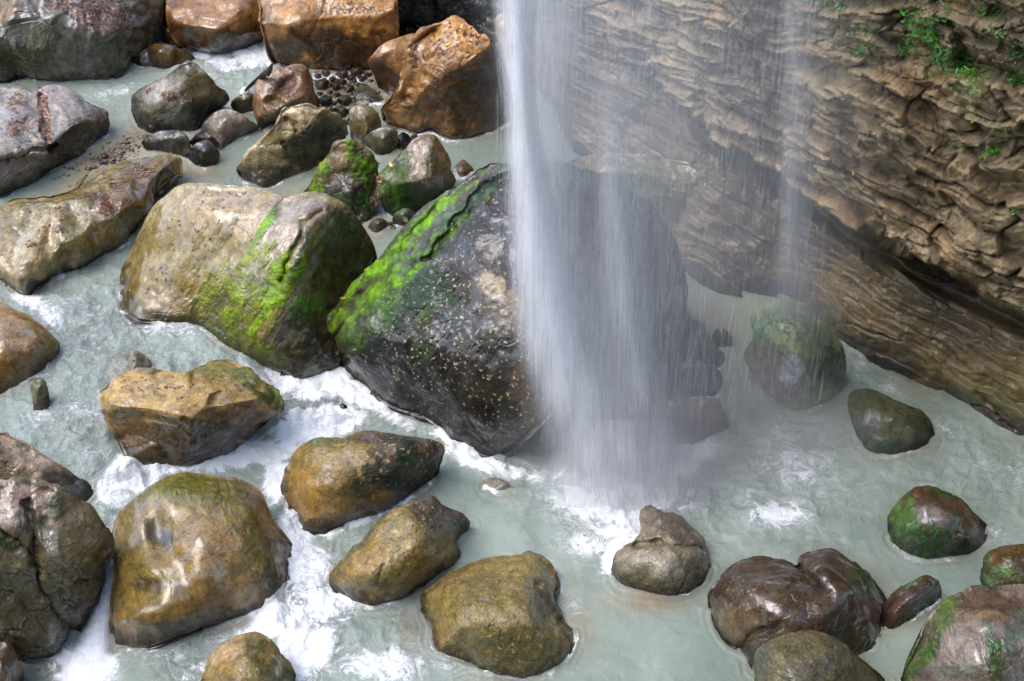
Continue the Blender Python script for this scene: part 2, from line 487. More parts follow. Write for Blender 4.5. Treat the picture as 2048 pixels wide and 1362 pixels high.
    t = np.clip(0.5 + 1.0 * gn + 0.4 * g2, 0, 1)[..., None]
    C = np.array(ca) * (1 - t) + np.array(cb) * t
    vein = np.exp(-(fbm(q / (0.5 * max(Rw, .5)) + ph + 4, 4, seed + 31) / 0.022) ** 2) * sstep(-.1, .4, fbm(q / (.9 * Rw) + ph, 2, seed + 32))
    C = C * (1 - 0.28 * vein[..., None])
    an = math.radians(streak if streak is not None else 0)
    su = (px * math.cos(an) + py * math.sin(an)); sv = (-px * math.sin(an) + py * math.cos(an))
    if streak is not None:
        sn = fbm(np.stack([su / 90, sv / 9, 0 * su + ph], -1), 4, seed + 23)
        sn2 = fbm(np.stack([su / 40, sv / 4, 0 * su + ph], -1), 3, seed + 24)
        sn = 0.7 * sn + 0.4 * sn2
        C = C * (1 + 0.16 * sn[..., None])
    else:
        sn = fbm(np.stack([px / 28, py / 28, 0 * px + ph], -1), 4, seed + 23)
    jn = fbm(np.stack([px / 13, py / 13, 0 * px + ph], -1), 4, seed + 25)
    for bl in blobs:  # colour patches; dark ones on fronts and far sides paint shade into the rock
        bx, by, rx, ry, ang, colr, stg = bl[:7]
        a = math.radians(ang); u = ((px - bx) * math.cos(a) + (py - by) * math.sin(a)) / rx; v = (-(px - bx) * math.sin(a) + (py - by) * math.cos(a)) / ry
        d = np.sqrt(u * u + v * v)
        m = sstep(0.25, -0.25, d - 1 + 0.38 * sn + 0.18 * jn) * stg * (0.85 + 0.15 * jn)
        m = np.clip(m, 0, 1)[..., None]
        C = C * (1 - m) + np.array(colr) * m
    M = np.zeros(px.shape)
    for bl in moss:
        bx, by, rx, ry, ang, colr, stg = bl[:7]
        a = math.radians(ang); u = ((px - bx) * math.cos(a) + (py - by) * math.sin(a)) / rx; v = (-(px - bx) * math.sin(a) + (py - by) * math.cos(a)) / ry
        d = np.sqrt(u * u + v * v)
        m = sstep(0.26, -0.24, d - 1 + 0.6 * sn + 0.35 * jn) * stg
        m = np.clip(m * (0.8 + 0.5 * jn + 0.3 * g2), 0, 1)
        cc = np.array(colr) * np.array([.88, .76, 1.1]) * (1 + 0.5 * g2[..., None] + 0.35 * gn[..., None] + .3 * jn[..., None])
        C = C * (1 - m[..., None]) + np.clip(cc, 0.004, 1) * m[..., None]
        M = np.maximum(M, m)
    FL = np.zeros(px.shape)
    for (bx, by, rx, ry, ang, stg) in fleck:
        FL = np.maximum(FL, spots(px, py, [(bx, by, rx, ry, ang, stg)]))
    if wetline:       # soaked dark band just over the water
        hz = G[..., 2] - wl(np.clip(px, -800, 2800), py)
        wetm = sstep(0.22, 0.02, hz + 0.07 * jn)[..., None]
        C = C * (1 - 0.6 * wetm)
    lum = C @ np.array([.3, .6, .1]); C = C * (np.clip(lum, .004, .24) / .24)[..., None] ** .42  # pulls dark tones down, deepening the shade painted on fronts
    C = lum[..., None] * 0 + C + (C - (C @ np.array([.3, .6, .1]))[..., None]) * .14
    C = np.clip(C, 0.003, 0.9)
    G = G + nrm2 * (M * (0.012 + 0.018 * np.abs(fbm(q / 0.07, 3, seed + 41))))[..., None]
    V = np.concatenate([G.reshape(-1, 3), V[-2:]])
    Cf = C.reshape(-1, 3); Cf = np.concatenate([Cf, C[0].mean(0)[None], C[-1].mean(0)[None]])
    Mf = np.concatenate([M.ravel(), [M[0].mean(), 0]]); Ff = np.concatenate([FL.ravel(), [FL[0].mean(), 0]])
    org = np.array([ctr3[0], ctr3[1], min(V[:, 2].min(), 0)]) 
    Fq = F
    o = mesh_obj(name, V - org, Fq, mat or ROCKM, attrs={"moss": Mf, "fleck": Ff}, cols={"tint": Cf})
    me = o.data
    # fans
    import bmesh
    bm = bmesh.new(); bm.from_mesh(me); bm.verts.ensure_lookup_table()
    for k in range(na):
        for (a_, b_, c_) in ((c0, k, (k + 1) % na), (c0 + 1, last + (k + 1) % na, last + k)):
            try:
                f = bm.faces.new((bm.verts[a_], bm.verts[b_], bm.verts[c_])); f.smooth = True
            except ValueError: pass
    bmesh.ops.recalc_face_normals(bm, faces=bm.faces)
    bm.to_mesh(me); bm.free()
    o.location = org
    tag(o, label, cat, group)
    ROCKS.append(o)
    BVHS.append((o, V, Fq))
    return o

ROCKM = rock_material("wet_rock", wet=0.8, bump=0.45)
ROUGHM = rock_material("rough_rock", wet=0.6, bump=0.9, fine=40)
SPECKM = rock_material("speckled_rock", wet=0.8, bump=0.6, r0=0.2, r1=0.45)
SMOOTHM = rock_material("smooth_rock", wet=1.0, bump=0.22, r0=0.14, r1=0.34)
B = boulder

B([(-80,170,0),(0,167,0),(70,160,0),(140,157,0),(215,153,0),(245,130,6),(260,104,18),(292,92,10),(318,55,30),(328,0,70),(330,-60,110),(100,-120,200),(-80,-110,190)],
  [(215,72,76),(160,60,90),(100,35,112),(30,15,130),(250,10,100),(130,10,118),(60,100,62),(150,110,44),(230,110,25),(290,40,58),(250,60,70),(0,80,85)],
  "huge grey slab boulder with leaf litter on top in the top left corner", GREY, (0.10,0.095,0.055), facet=0.75, sm=1.2, strata=(80,0.35,0.05), fam=1.3, chip=.9, streak=80,
  blobs=[(200,20,130,40,10,LILAC,.75),(60,140,120,30,0,(0.07,0.065,0.03),.8),(290,50,45,60,80,DKBR,.9),(5,20,20,40,80,ORANGE,.6),(120,90,70,25,80,(0.13,0.12,0.08),.8)], moss=[(30,120,60,30,0,(0.09,0.10,0.02),.6)])
B([(332,10,66),(335,45,42),(347,75,18),(365,92,8),(400,103,0),(430,110,0),(470,102,0),(522,86,0),(527,40,42),(518,0,66),(500,-50,86),(350,-45,80)],
  [(345,40,55),(370,50,55),(430,58,54),(436,66,46),(480,20,70),(450,0,75),(400,20,68),(420,95,14),(480,70,30)],
  "shiny brown boulder between the grey slab and the orange block at the top edge", (0.20,0.10,0.035), ORANGE, mat=SMOOTHM, facet=.6, sm=1.3, amp=1.2,
  blobs=[(420,15,70,35,10,(0.33,0.19,0.10),.8),(460,85,80,28,-15,DKBR,.95),(380,80,40,20,40,(0.07,0.035,0.015),.9)])
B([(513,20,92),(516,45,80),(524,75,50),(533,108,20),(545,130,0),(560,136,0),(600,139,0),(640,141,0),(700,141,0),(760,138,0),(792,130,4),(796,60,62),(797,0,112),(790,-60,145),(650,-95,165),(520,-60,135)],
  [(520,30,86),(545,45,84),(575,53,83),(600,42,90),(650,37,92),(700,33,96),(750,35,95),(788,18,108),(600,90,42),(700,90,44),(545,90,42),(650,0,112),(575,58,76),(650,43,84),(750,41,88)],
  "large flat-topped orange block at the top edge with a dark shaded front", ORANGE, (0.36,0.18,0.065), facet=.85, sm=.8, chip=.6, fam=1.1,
  blobs=[(680,98,140,44,0,(0.075,0.035,0.012),.95),(690,95,30,60,90,(0.03,0.018,0.01),.6),(550,80,22,70,-15,(0.16,0.085,0.035),.8),(585,40,40,8,25,(0.42,0.26,0.14),.6),(560,110,30,40,70,(0.10,0.065,0.04),.6)])  # dark front: shade put into the colour
B([(265,128,0),(275,108,14),(292,95,22),(312,86,28),(342,92,27),(375,104,12),(393,122,0),(375,132,0),(340,135,0),(300,133,0)],[(320,100,27),(340,110,18)],
  "low flat brown stone in the stream below the top left slab", (0.18,0.11,0.035), (0.15,0.085,0.03), mat=SMOOTHM, cat="stone", name="river_stone", facet=.6, chip=.2)
B([(320,52,22),(330,38,28),(343,50,24),(352,78,10),(350,90,0),(335,88,0),(322,76,4)],[(336,60,24)],
  "narrow dark stone wedged left of the shiny brown top boulder", DKBR, BROWN, cat="stone", name="river_stone")
B([(262,212,22),(268,193,42),(285,180,52),(308,168,66),(342,147,86),(366,128,108),(387,127,106),(411,147,95),(431,168,70),(455,190,36),(453,207,15),(424,224,4),(397,253,0),(373,263,0),(342,256,0),(308,268,0),(287,260,0),(270,242,3)],
  [(350,190,62),(372,160,88),(388,195,60),(310,210,45),(340,238,22),(425,190,58),(400,225,26),(378,140,102),(300,245,14)],
  "dark angular boulder with a peaked top standing in the upper left stream", (0.13,0.115,0.085), (0.08,0.075,0.04), facet=.75, sm=1.2, chip=.9, strata=(-30,.3,.03),
  blobs=[(325,190,45,30,-35,LILAC,.75),(340,235,40,16,-10,(0.2,0.19,0.18),.6),(415,175,50,28,50,(0.17,0.13,0.055),.85),(400,235,40,22,-30,DARK,.7),(290,245,40,20,40,(0.05,0.045,0.02),.8)])
B([(-80,172,60),(0,172,66),(20,171,70),(51,176,70),(68,180,68),(106,172,72),(137,176,68),(161,192,60),(171,205,52),(192,219,44),(212,222,42),(217,240,30),(212,272,0),(178,300,0),(144,322,0),(103,342,0),(68,363,0),(34,380,0),(0,394,0),(-80,410,0)],
  [(147,253,58),(113,284,54),(70,305,60),(0,313,72),(150,200,66),(80,230,72),(20,240,80),(185,245,36),(150,265,36),(115,300,32),(70,320,36),(95,325,22),(0,325,52),(165,215,55),(-40,320,72),(60,345,22),(0,360,30),(150,300,20)],
  "pale lilac-grey slab with patches of fallen leaves at the left edge", (0.25,0.205,0.19), LILAC, facet=.85, sm=.7, chip=1.0, fam=1.3, strata=(-25,.4,.03),
  grooves=[([(80,190),(92,230),(88,260),(100,300)],5,9),([(0,318),(60,308),(110,290)],4,10)],
  blobs=[(170,270,90,28,-30,(0.05,0.045,0.02),.95),(60,355,90,20,-25,(0.10,0.085,0.035),.85),(190,240,45,20,60,(0.12,0.09,0.05),.8),(20,330,50,12,-10,(0.22,0.2,0.19),.6)])
B([(-80,450,40),(0,410,48),(20,394,52),(41,386,54),(75,383,52),(127,371,48),(154,356,45),(171,342,44),(205,328,46),(257,317,50),(308,308,50),(335,305,52),(358,311,50),(370,328,38),(370,356,24),(345,376,14),(300,430,4),(262,477,0),(240,495,0),(205,515,0),(171,531,0),(137,546,0),(103,563,0),(75,580,0),(51,596,0),(27,587,0),(0,566,0),(-80,545,0)],
  [(40,430,62),(100,430,68),(180,400,74),(260,360,75),(330,330,62),(60,500,52),(140,480,58),(220,440,62),(290,400,58),(48,566,22),(100,540,24),(170,508,24),(230,470,30),(300,420,40),(130,395,62),(190,350,52),(0,545,22)],
  "long lumpy boulder with leaves in its hollows lying behind the big mossy boulder", (0.26,0.20,0.10), (0.17,0.125,0.045), mat=SMOOTHM, facet=.45, sm=2.0, amp=1.6, fam=1.6, chip=.4, streak=70,
  dents=[(60,440,9,30,15,9),(100,470,10,34,10,9),(150,430,8,30,-25,10),(190,470,12,20,10,8),(35,500,9,28,20,8),(220,400,10,26,-20,9),(130,520,10,18,0,6),(280,360,12,20,0,7)],
  blobs=[(280,370,90,48,-25,(0.15,0.075,0.028),.9),(160,480,60,60,0,(0.17,0.135,0.04),.6),(150,545,150,16,-24,(0.055,0.04,0.02),.9),(100,440,18,60,15,LTAN,.6),(50,470,16,60,15,(0.36,0.32,0.25),.7),(170,440,14,50,-25,(0.33,0.29,0.23),.6),(215,420,30,24,0,LILAC,.5)],  # LILAC patch paints wet sheen
  moss=[(170,390,16,30,10,(0.12,0.12,0.01),.6),(175,500,20,12,0,(0.10,0.12,0.015),.7),(250,470,40,6,-28,(0.10,0.13,0.02),.6)])
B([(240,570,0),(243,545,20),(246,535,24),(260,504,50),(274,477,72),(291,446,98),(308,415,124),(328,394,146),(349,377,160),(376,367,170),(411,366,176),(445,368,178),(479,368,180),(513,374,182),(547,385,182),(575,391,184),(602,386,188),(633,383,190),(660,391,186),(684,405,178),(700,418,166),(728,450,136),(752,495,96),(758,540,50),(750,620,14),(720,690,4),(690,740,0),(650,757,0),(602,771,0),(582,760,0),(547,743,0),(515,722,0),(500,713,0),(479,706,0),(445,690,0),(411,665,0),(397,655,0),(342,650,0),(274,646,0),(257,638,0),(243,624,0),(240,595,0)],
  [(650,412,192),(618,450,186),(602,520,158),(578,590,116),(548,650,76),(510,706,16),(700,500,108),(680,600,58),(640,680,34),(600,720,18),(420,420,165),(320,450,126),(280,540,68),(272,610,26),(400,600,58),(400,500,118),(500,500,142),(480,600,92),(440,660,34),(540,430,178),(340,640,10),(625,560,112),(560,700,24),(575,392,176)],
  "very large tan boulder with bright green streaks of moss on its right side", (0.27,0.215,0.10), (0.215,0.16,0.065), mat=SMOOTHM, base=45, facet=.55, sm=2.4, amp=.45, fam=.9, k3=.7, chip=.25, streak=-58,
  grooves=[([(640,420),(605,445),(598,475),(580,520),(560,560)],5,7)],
  blobs=[(520,430,150,50,15,(0.34,0.255,0.18),.8),(560,480,60,120,25,LILAC,.6),(390,420,110,50,0,(0.30,0.23,0.12),.7),(330,600,110,60,20,(0.21,0.145,0.05),.8),(300,640,90,20,5,(0.10,0.07,0.03),.7),(680,560,110,130,20,(0.045,0.034,0.022),.97),(660,450,60,30,40,(0.14,0.105,0.08),.9),(620,720,100,50,-20,DARK,.95),(640,420,80,20,20,(0.24,0.18,0.14),.8),  # near-black right side is painted shade, LILAC is painted sheen
         (585,600,14,110,28,(0.25,0.19,0.165),.85),(545,540,10,60,28,(0.28,0.22,0.18),.6)],
  moss=[(470,640,130,70,-20,(0.14,0.17,0.02),.6),(480,600,120,70,-55,(0.15,0.235,0.010),.95),(500,690,70,30,30,(0.11,0.16,0.02),.8),(530,450,12,55,32,(0.11,0.23,0.02),.9),(555,570,22,110,28,(0.16,0.30,0.006),.95),(590,555,10,70,26,(0.17,0.32,0.01),.9),(430,600,50,30,-40,(0.13,0.16,0.02),.7),(610,610,38,24,-10,(0.07,0.18,0.02),.8),(690,440,30,16,40,(0.025,0.06,0.01),.7),(650,480,12,50,30,(0.04,0.10,0.02),.5),(590,650,40,30,0,(0.02,0.055,0.015),.7),(655,720,30,20,0,(0.02,0.06,0.02),.6),(600,470,8,36,25,(0.03,0.06,0.01),.8),(445,480,8,60,32,(0.12,0.15,0.06),.5),(400,520,8,40,30,(0.14,0.16,0.07),.4)])
B([(653,642,92),(655,662,76),(664,690,52),(670,712,28),(680,741,0),(700,762,0),(735,786,0),(762,806,0),(789,820,0),(824,831,0),(858,845,0),(878,862,0),(899,888,0),(920,893,0),(937,903,0),(974,919,0),(1002,919,0),(1029,905,12),(1056,878,54),(1084,852,66),(1125,818,78),(1180,836,36),(1250,852,0),(1330,810,0),(1350,750,0),(1385,660,0),(1378,612,22),(1380,583,50),(1374,555,80),(1363,528,112),(1356,494,150),(1342,460,188),(1325,432,214),(1298,405,240),(1253,380,262),(1205,353,284),(1150,330,296),(1100,321,302),(1060,320,302),(1025,325,296),(984,320,295),(963,328,288),(929,356,270),(892,382,250),(851,409,228),(824,437,210),(796,471,190),(769,502,172),(735,536,150),(700,574,128),(677,601,112),(658,624,100)],
  [(960,370,284),(900,440,246),(850,520,206),(780,590,162),(720,640,128),(690,680,96),(950,480,252),(990,560,226),(1040,640,196),(900,600,186),(850,680,142),(950,720,148),(1040,760,134),(780,690,118),(1056,862,62),(696,722,62),(790,748,72),(880,792,70),(960,843,66),(1120,806,84),(1100,400,288),(1200,420,256),(1280,480,214),(1320,560,158),(1200,560,216),(1150,680,158),(1250,700,108),(1150,780,98),(1300,660,98),(935,390,262),(880,470,226),(1010,348,290),(985,600,206),(1080,720,150),(860,820,22),(760,780,24),(960,890,22)],
  "enormous dark wet boulder with a mossy left edge struck by the waterfall", (0.018,0.012,0.008), (0.048,0.032,0.018), mat=SPECKM, base=4, facet=.6, sm=1.5, amp=.4, fam=1.0, k3=1.0, chip=.5, streak=-48,
  grooves=[([(1030,345),(960,380),(905,450),(850,520)],6,9),([(960,340),(880,400),(800,500)],6,7)],
  blobs=[(940,380,110,16,-48,(0.085,0.075,0.068),.8),(850,460,130,18,-48,(0.08,0.07,0.062),.7),(1010,620,70,34,45,(0.22,0.15,0.06),.9),(985,570,34,22,30,(0.42,0.35,0.22),.85),(1085,780,60,90,-10,(0.20,0.14,0.08),.6),(1040,330,60,14,10,(0.07,0.05,0.045),.8),(690,660,8,60,30,(0.28,0.2,0.1),.6),(860,830,180,40,32,(0.05,0.047,0.05),.8),(970,470,90,60,-40,(0.035,0.025,0.02),.9),(780,640,60,18,-45,(0.045,0.04,0.03),.6),(1200,500,160,130,30,(0.05,0.045,0.04),.8),(930,640,120,80,30,(0.035,0.025,0.014),.8)],
  moss=[(800,490,170,17,-42,(0.13,0.30,0.008),1.0),(690,610,36,34,-30,(0.16,0.33,0.005),1.0),(668,640,14,30,10,(0.15,0.28,0.01),1.0),(850,520,170,13,-47,(0.10,0.24,0.02),.9),(930,410,120,9,-45,(0.06,0.16,0.05),.8),(1000,350,40,8,-40,(0.05,0.12,0.05),.7),(770,620,75,22,-50,(0.09,0.20,0.012),.8),(820,600,75,30,-55,(0.025,0.075,0.03),.95),(870,560,50,34,-30,(0.025,0.07,0.028),.9),(850,640,50,12,-65,(0.10,0.22,0.01),.85),(760,680,34,36,0,(0.03,0.08,0.03),.7),(845,700,26,36,0,(0.04,0.09,0.02),.8),(870,610,14,12,0,(0.05,0.13,0.06),.8),(830,660,14,26,10,(0.06,0.12,0.015),.7),(970,680,26,20,0,(0.04,0.06,0.01),.6),(740,600,16,34,35,(0.10,0.2,0.02),.7),(1220,380,110,18,20,(0.07,0.14,0.05),.6),(740,640,60,40,-45,(0.06,0.15,0.015),.7),(700,680,30,30,0,(0.05,0.12,0.012),.7),(880,600,40,60,-20,(0.03,0.09,0.03),.6),(780,560,110,24,-42,(0.12,0.27,0.012),.8)],
  fleck=[(960,600,150,140,0,1.2),(1060,760,100,130,0,1.4),(880,700,130,110,0,1.2),(1000,430,100,110,0,.9),(720,720,60,40,0,.8),(1080,500,60,200,0,.8)])
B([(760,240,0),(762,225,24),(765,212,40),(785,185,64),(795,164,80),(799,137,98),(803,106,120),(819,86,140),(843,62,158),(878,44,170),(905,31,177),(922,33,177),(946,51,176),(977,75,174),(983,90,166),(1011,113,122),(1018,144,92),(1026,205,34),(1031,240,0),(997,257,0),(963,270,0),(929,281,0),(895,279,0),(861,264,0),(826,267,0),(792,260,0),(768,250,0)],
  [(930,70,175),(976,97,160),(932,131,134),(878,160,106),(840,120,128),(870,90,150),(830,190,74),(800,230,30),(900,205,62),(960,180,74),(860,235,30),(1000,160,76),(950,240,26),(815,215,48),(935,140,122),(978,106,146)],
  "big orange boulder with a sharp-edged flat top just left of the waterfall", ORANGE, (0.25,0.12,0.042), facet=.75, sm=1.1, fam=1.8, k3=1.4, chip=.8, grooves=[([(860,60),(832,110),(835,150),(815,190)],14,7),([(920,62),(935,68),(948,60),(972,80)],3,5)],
  blobs=[(935,75,60,34,25,(0.40,0.20,0.062),.85),(940,200,100,60,-10,(0.075,0.045,0.022),.97),(830,215,60,30,20,(0.14,0.07,0.03),.7),(810,238,40,16,10,(0.30,0.18,0.10),.6),(1000,140,40,50,40,DKBR,.9),(860,130,60,16,-20,(0.34,0.21,0.12),.5),(830,180,20,30,0,(0.30,0.15,0.05),.6)])  # right front darkened in colour to stand for its shade
B([(737,122,62),(748,106,76),(768,86,86),(796,76,90),(835,70,88),(850,110,78),(830,160,34),(800,186,4),(778,194,0),(758,180,0),(748,155,20),(739,136,44)],[(760,115,70),(790,95,86),(795,145,42),(765,134,46),(775,160,20),(820,110,72)],
  "smaller orange boulder leaning behind the sharp-edged orange one", (0.28,0.14,0.05), (0.33,0.18,0.08), facet=.6, sm=1.2,
  blobs=[(785,165,50,24,40,(0.06,0.032,0.016),.95),(780,100,40,14,-20,(0.36,0.23,0.14),.6)])
B([(780,-100,190),(790,0,110),(790,60,14),(830,68,0),(900,64,0),(960,90,0),(1000,110,0),(1060,150,0),(1110,140,20),(1130,40,100),(1130,-80,190),(950,-140,220)],[(850,20,55),(950,10,74),(1000,50,55),(1060,60,70)],
  "black wet rock face in shade between the orange block and the waterfall", DARK, (0.05,0.045,0.042), cat="rock", name="rock_outcrop", mat=ROUGHM, facet=.5, fam=3.0, k3=2, chip=1.2, strata=(60,.5,.08), blobs=[(960,10,50,30,60,(0.10,0.10,0.10),.7),(1000,70,60,20,60,(0.12,0.10,0.085),.6)])
B([(795,75,0),(797,58,14),(812,51,20),(828,56,16),(836,72,0)],[(814,60,18)],"small grey dome of stone in shade behind the smaller orange boulder", (0.08,0.065,0.055),(0.06,0.045,0.035), cat="stone", name="river_stone")
B([(990,50,70),(997,34,84),(1011,27,90),(1028,38,82),(1049,79,60),(1069,116,36),(1071,137,16),(1057,152,0),(1038,128,4),(1011,103,24),(996,78,46)],[(1010,55,72),(1030,85,52),(1050,125,24)],
  "pale elongated boulder beside the left edge of the waterfall at the top", (0.30,0.20,0.13),(0.36,0.27,0.21), blobs=[(1055,130,20,22,0,(0.3,0.17,0.07),.8)], fam=1.6)
B([(506,226,24),(504,198,48),(506,178,62),(513,161,72),(534,147,80),(561,137,88),(588,127,92),(612,131,88),(623,147,74),(633,185,32),(639,208,4),(629,224,0),(582,241,0),(547,248,0),(527,264,0),(517,254,4)],
  [(518,232,26),(545,229,36),(580,207,54),(612,192,56),(600,150,84),(550,170,72),(525,200,56),(620,172,62),(560,190,62),(545,238,18),(585,220,30)],
  "orange-brown boulder with brown leaf litter on top left of the pebbles", (0.27,0.13,0.05), (0.22,0.13,0.07), facet=.7, sm=1.1, chip=.6, blobs=[(575,165,48,26,-30,(0.17,0.10,0.07),.7),(570,228,50,14,-22,(0.06,0.035,0.018),.9),(540,215,30,16,0,(0.24,0.18,0.13),.7),(545,200,20,9,0,(0.16,0.13,0.05),.7)],
  dents=[(545,203,16,9,0,7),(575,170,30,12,-40,7)])
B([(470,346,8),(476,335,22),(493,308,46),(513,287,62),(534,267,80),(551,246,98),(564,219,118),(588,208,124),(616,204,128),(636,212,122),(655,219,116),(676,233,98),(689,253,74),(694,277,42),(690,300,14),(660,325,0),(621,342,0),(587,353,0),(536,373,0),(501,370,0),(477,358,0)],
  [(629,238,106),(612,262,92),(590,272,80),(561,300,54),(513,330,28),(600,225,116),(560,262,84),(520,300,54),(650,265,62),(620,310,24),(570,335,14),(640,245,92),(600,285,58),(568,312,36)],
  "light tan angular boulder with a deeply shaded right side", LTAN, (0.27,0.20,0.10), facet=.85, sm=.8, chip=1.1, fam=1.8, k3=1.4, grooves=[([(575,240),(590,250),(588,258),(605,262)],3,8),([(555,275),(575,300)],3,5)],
  blobs=[(640,290,80,42,-22,(0.045,0.035,0.015),.97),(530,350,60,18,-10,(0.06,0.05,0.025),.9),(600,225,40,16,0,(0.42,0.33,0.2),.6)], moss=[(570,300,14,30,30,(0.08,0.12,0.03),.5),(480,340,10,12,0,(0.10,0.13,0.02),.8),(640,232,30,8,30,(0.10,0.10,0.02),.5)])  # right side's shade is painted by the dark patch
B([(605,390,4),(607,383,14),(621,363,32),(642,328,64),(662,298,92),(683,281,108),(697,281,108),(724,291,98),(741,308,86),(752,330,66),(752,369,36),(752,411,10),(744,438,0),(731,448,0),(700,440,0),(660,420,0),(625,405,0)],
  [(684,325,80),(690,302,94),(720,335,68),(700,385,44),(652,350,54),(660,390,28),(735,390,26),(628,375,28),(670,345,62),(725,365,48)],
  "pointed boulder with green moss on both slopes beside the light tan one", (0.20,0.14,0.075), (0.15,0.11,0.06), facet=.8, sm=.9, chip=1.1, fam=1.4, blobs=[(690,385,55,48,30,(0.045,0.038,0.02),.9),(690,310,20,34,10,(0.27,0.2,0.12),.7)],
  moss=[(640,345,52,13,-58,(0.15,0.27,0.01),1),(722,320,44,12,50,(0.10,0.22,0.008),1),(650,360,14,26,20,(0.05,0.1,0.01),.8),(715,410,26,24,20,(0.04,0.13,0.01),.9),(730,350,12,34,-20,(0.06,0.15,0.01),.8),(635,372,34,16,-40,(0.14,0.26,0.01),1),(715,325,40,26,50,(0.10,0.22,0.008),.8),(690,420,50,20,10,(0.04,0.12,0.01),.7)])
B([(758,362,52),(765,347,62),(778,332,70),(796,308,82),(813,291,90),(833,277,97),(857,268,100),(874,270,98),(888,284,86),(898,308,68),(905,335,46),(912,363,18),(895,385,4),(861,410,0),(833,430,0),(792,436,0),(772,425,0),(763,395,28)],
  [(790,370,56),(826,366,58),(861,356,62),(892,348,46),(840,320,82),(865,300,90),(800,335,72),(800,405,22),(845,392,26),(826,374,48),(862,366,50)],
  "blocky boulder with a mossy left side and dark front right of the pointed mossy one", (0.24,0.17,0.11), (0.20,0.14,0.07), facet=.8, sm=.9, chip=.5, fam=1.2,
  blobs=[(840,398,70,26,-10,(0.05,0.045,0.015),.95),(820,335,24,50,10,(0.33,0.28,0.22),.7),(880,310,20,40,-10,(0.17,0.12,0.05),.7)], moss=[(785,345,20,36,25,(0.09,0.20,0.02),1),(790,395,34,28,0,(0.05,0.14,0.008),.95),(810,372,50,6,-3,(0.06,0.17,0.02),.8),(845,385,50,10,-10,(0.05,0.10,0.01),.6),(810,310,10,22,30,(0.08,0.19,0.02),.6),(860,330,16,34,0,(0.10,0.15,0.05),.5),(785,350,34,50,20,(0.09,0.20,0.02),.9),(800,410,50,26,0,(0.05,0.15,0.008),.9),(850,395,50,20,0,(0.05,0.12,0.01),.7)])
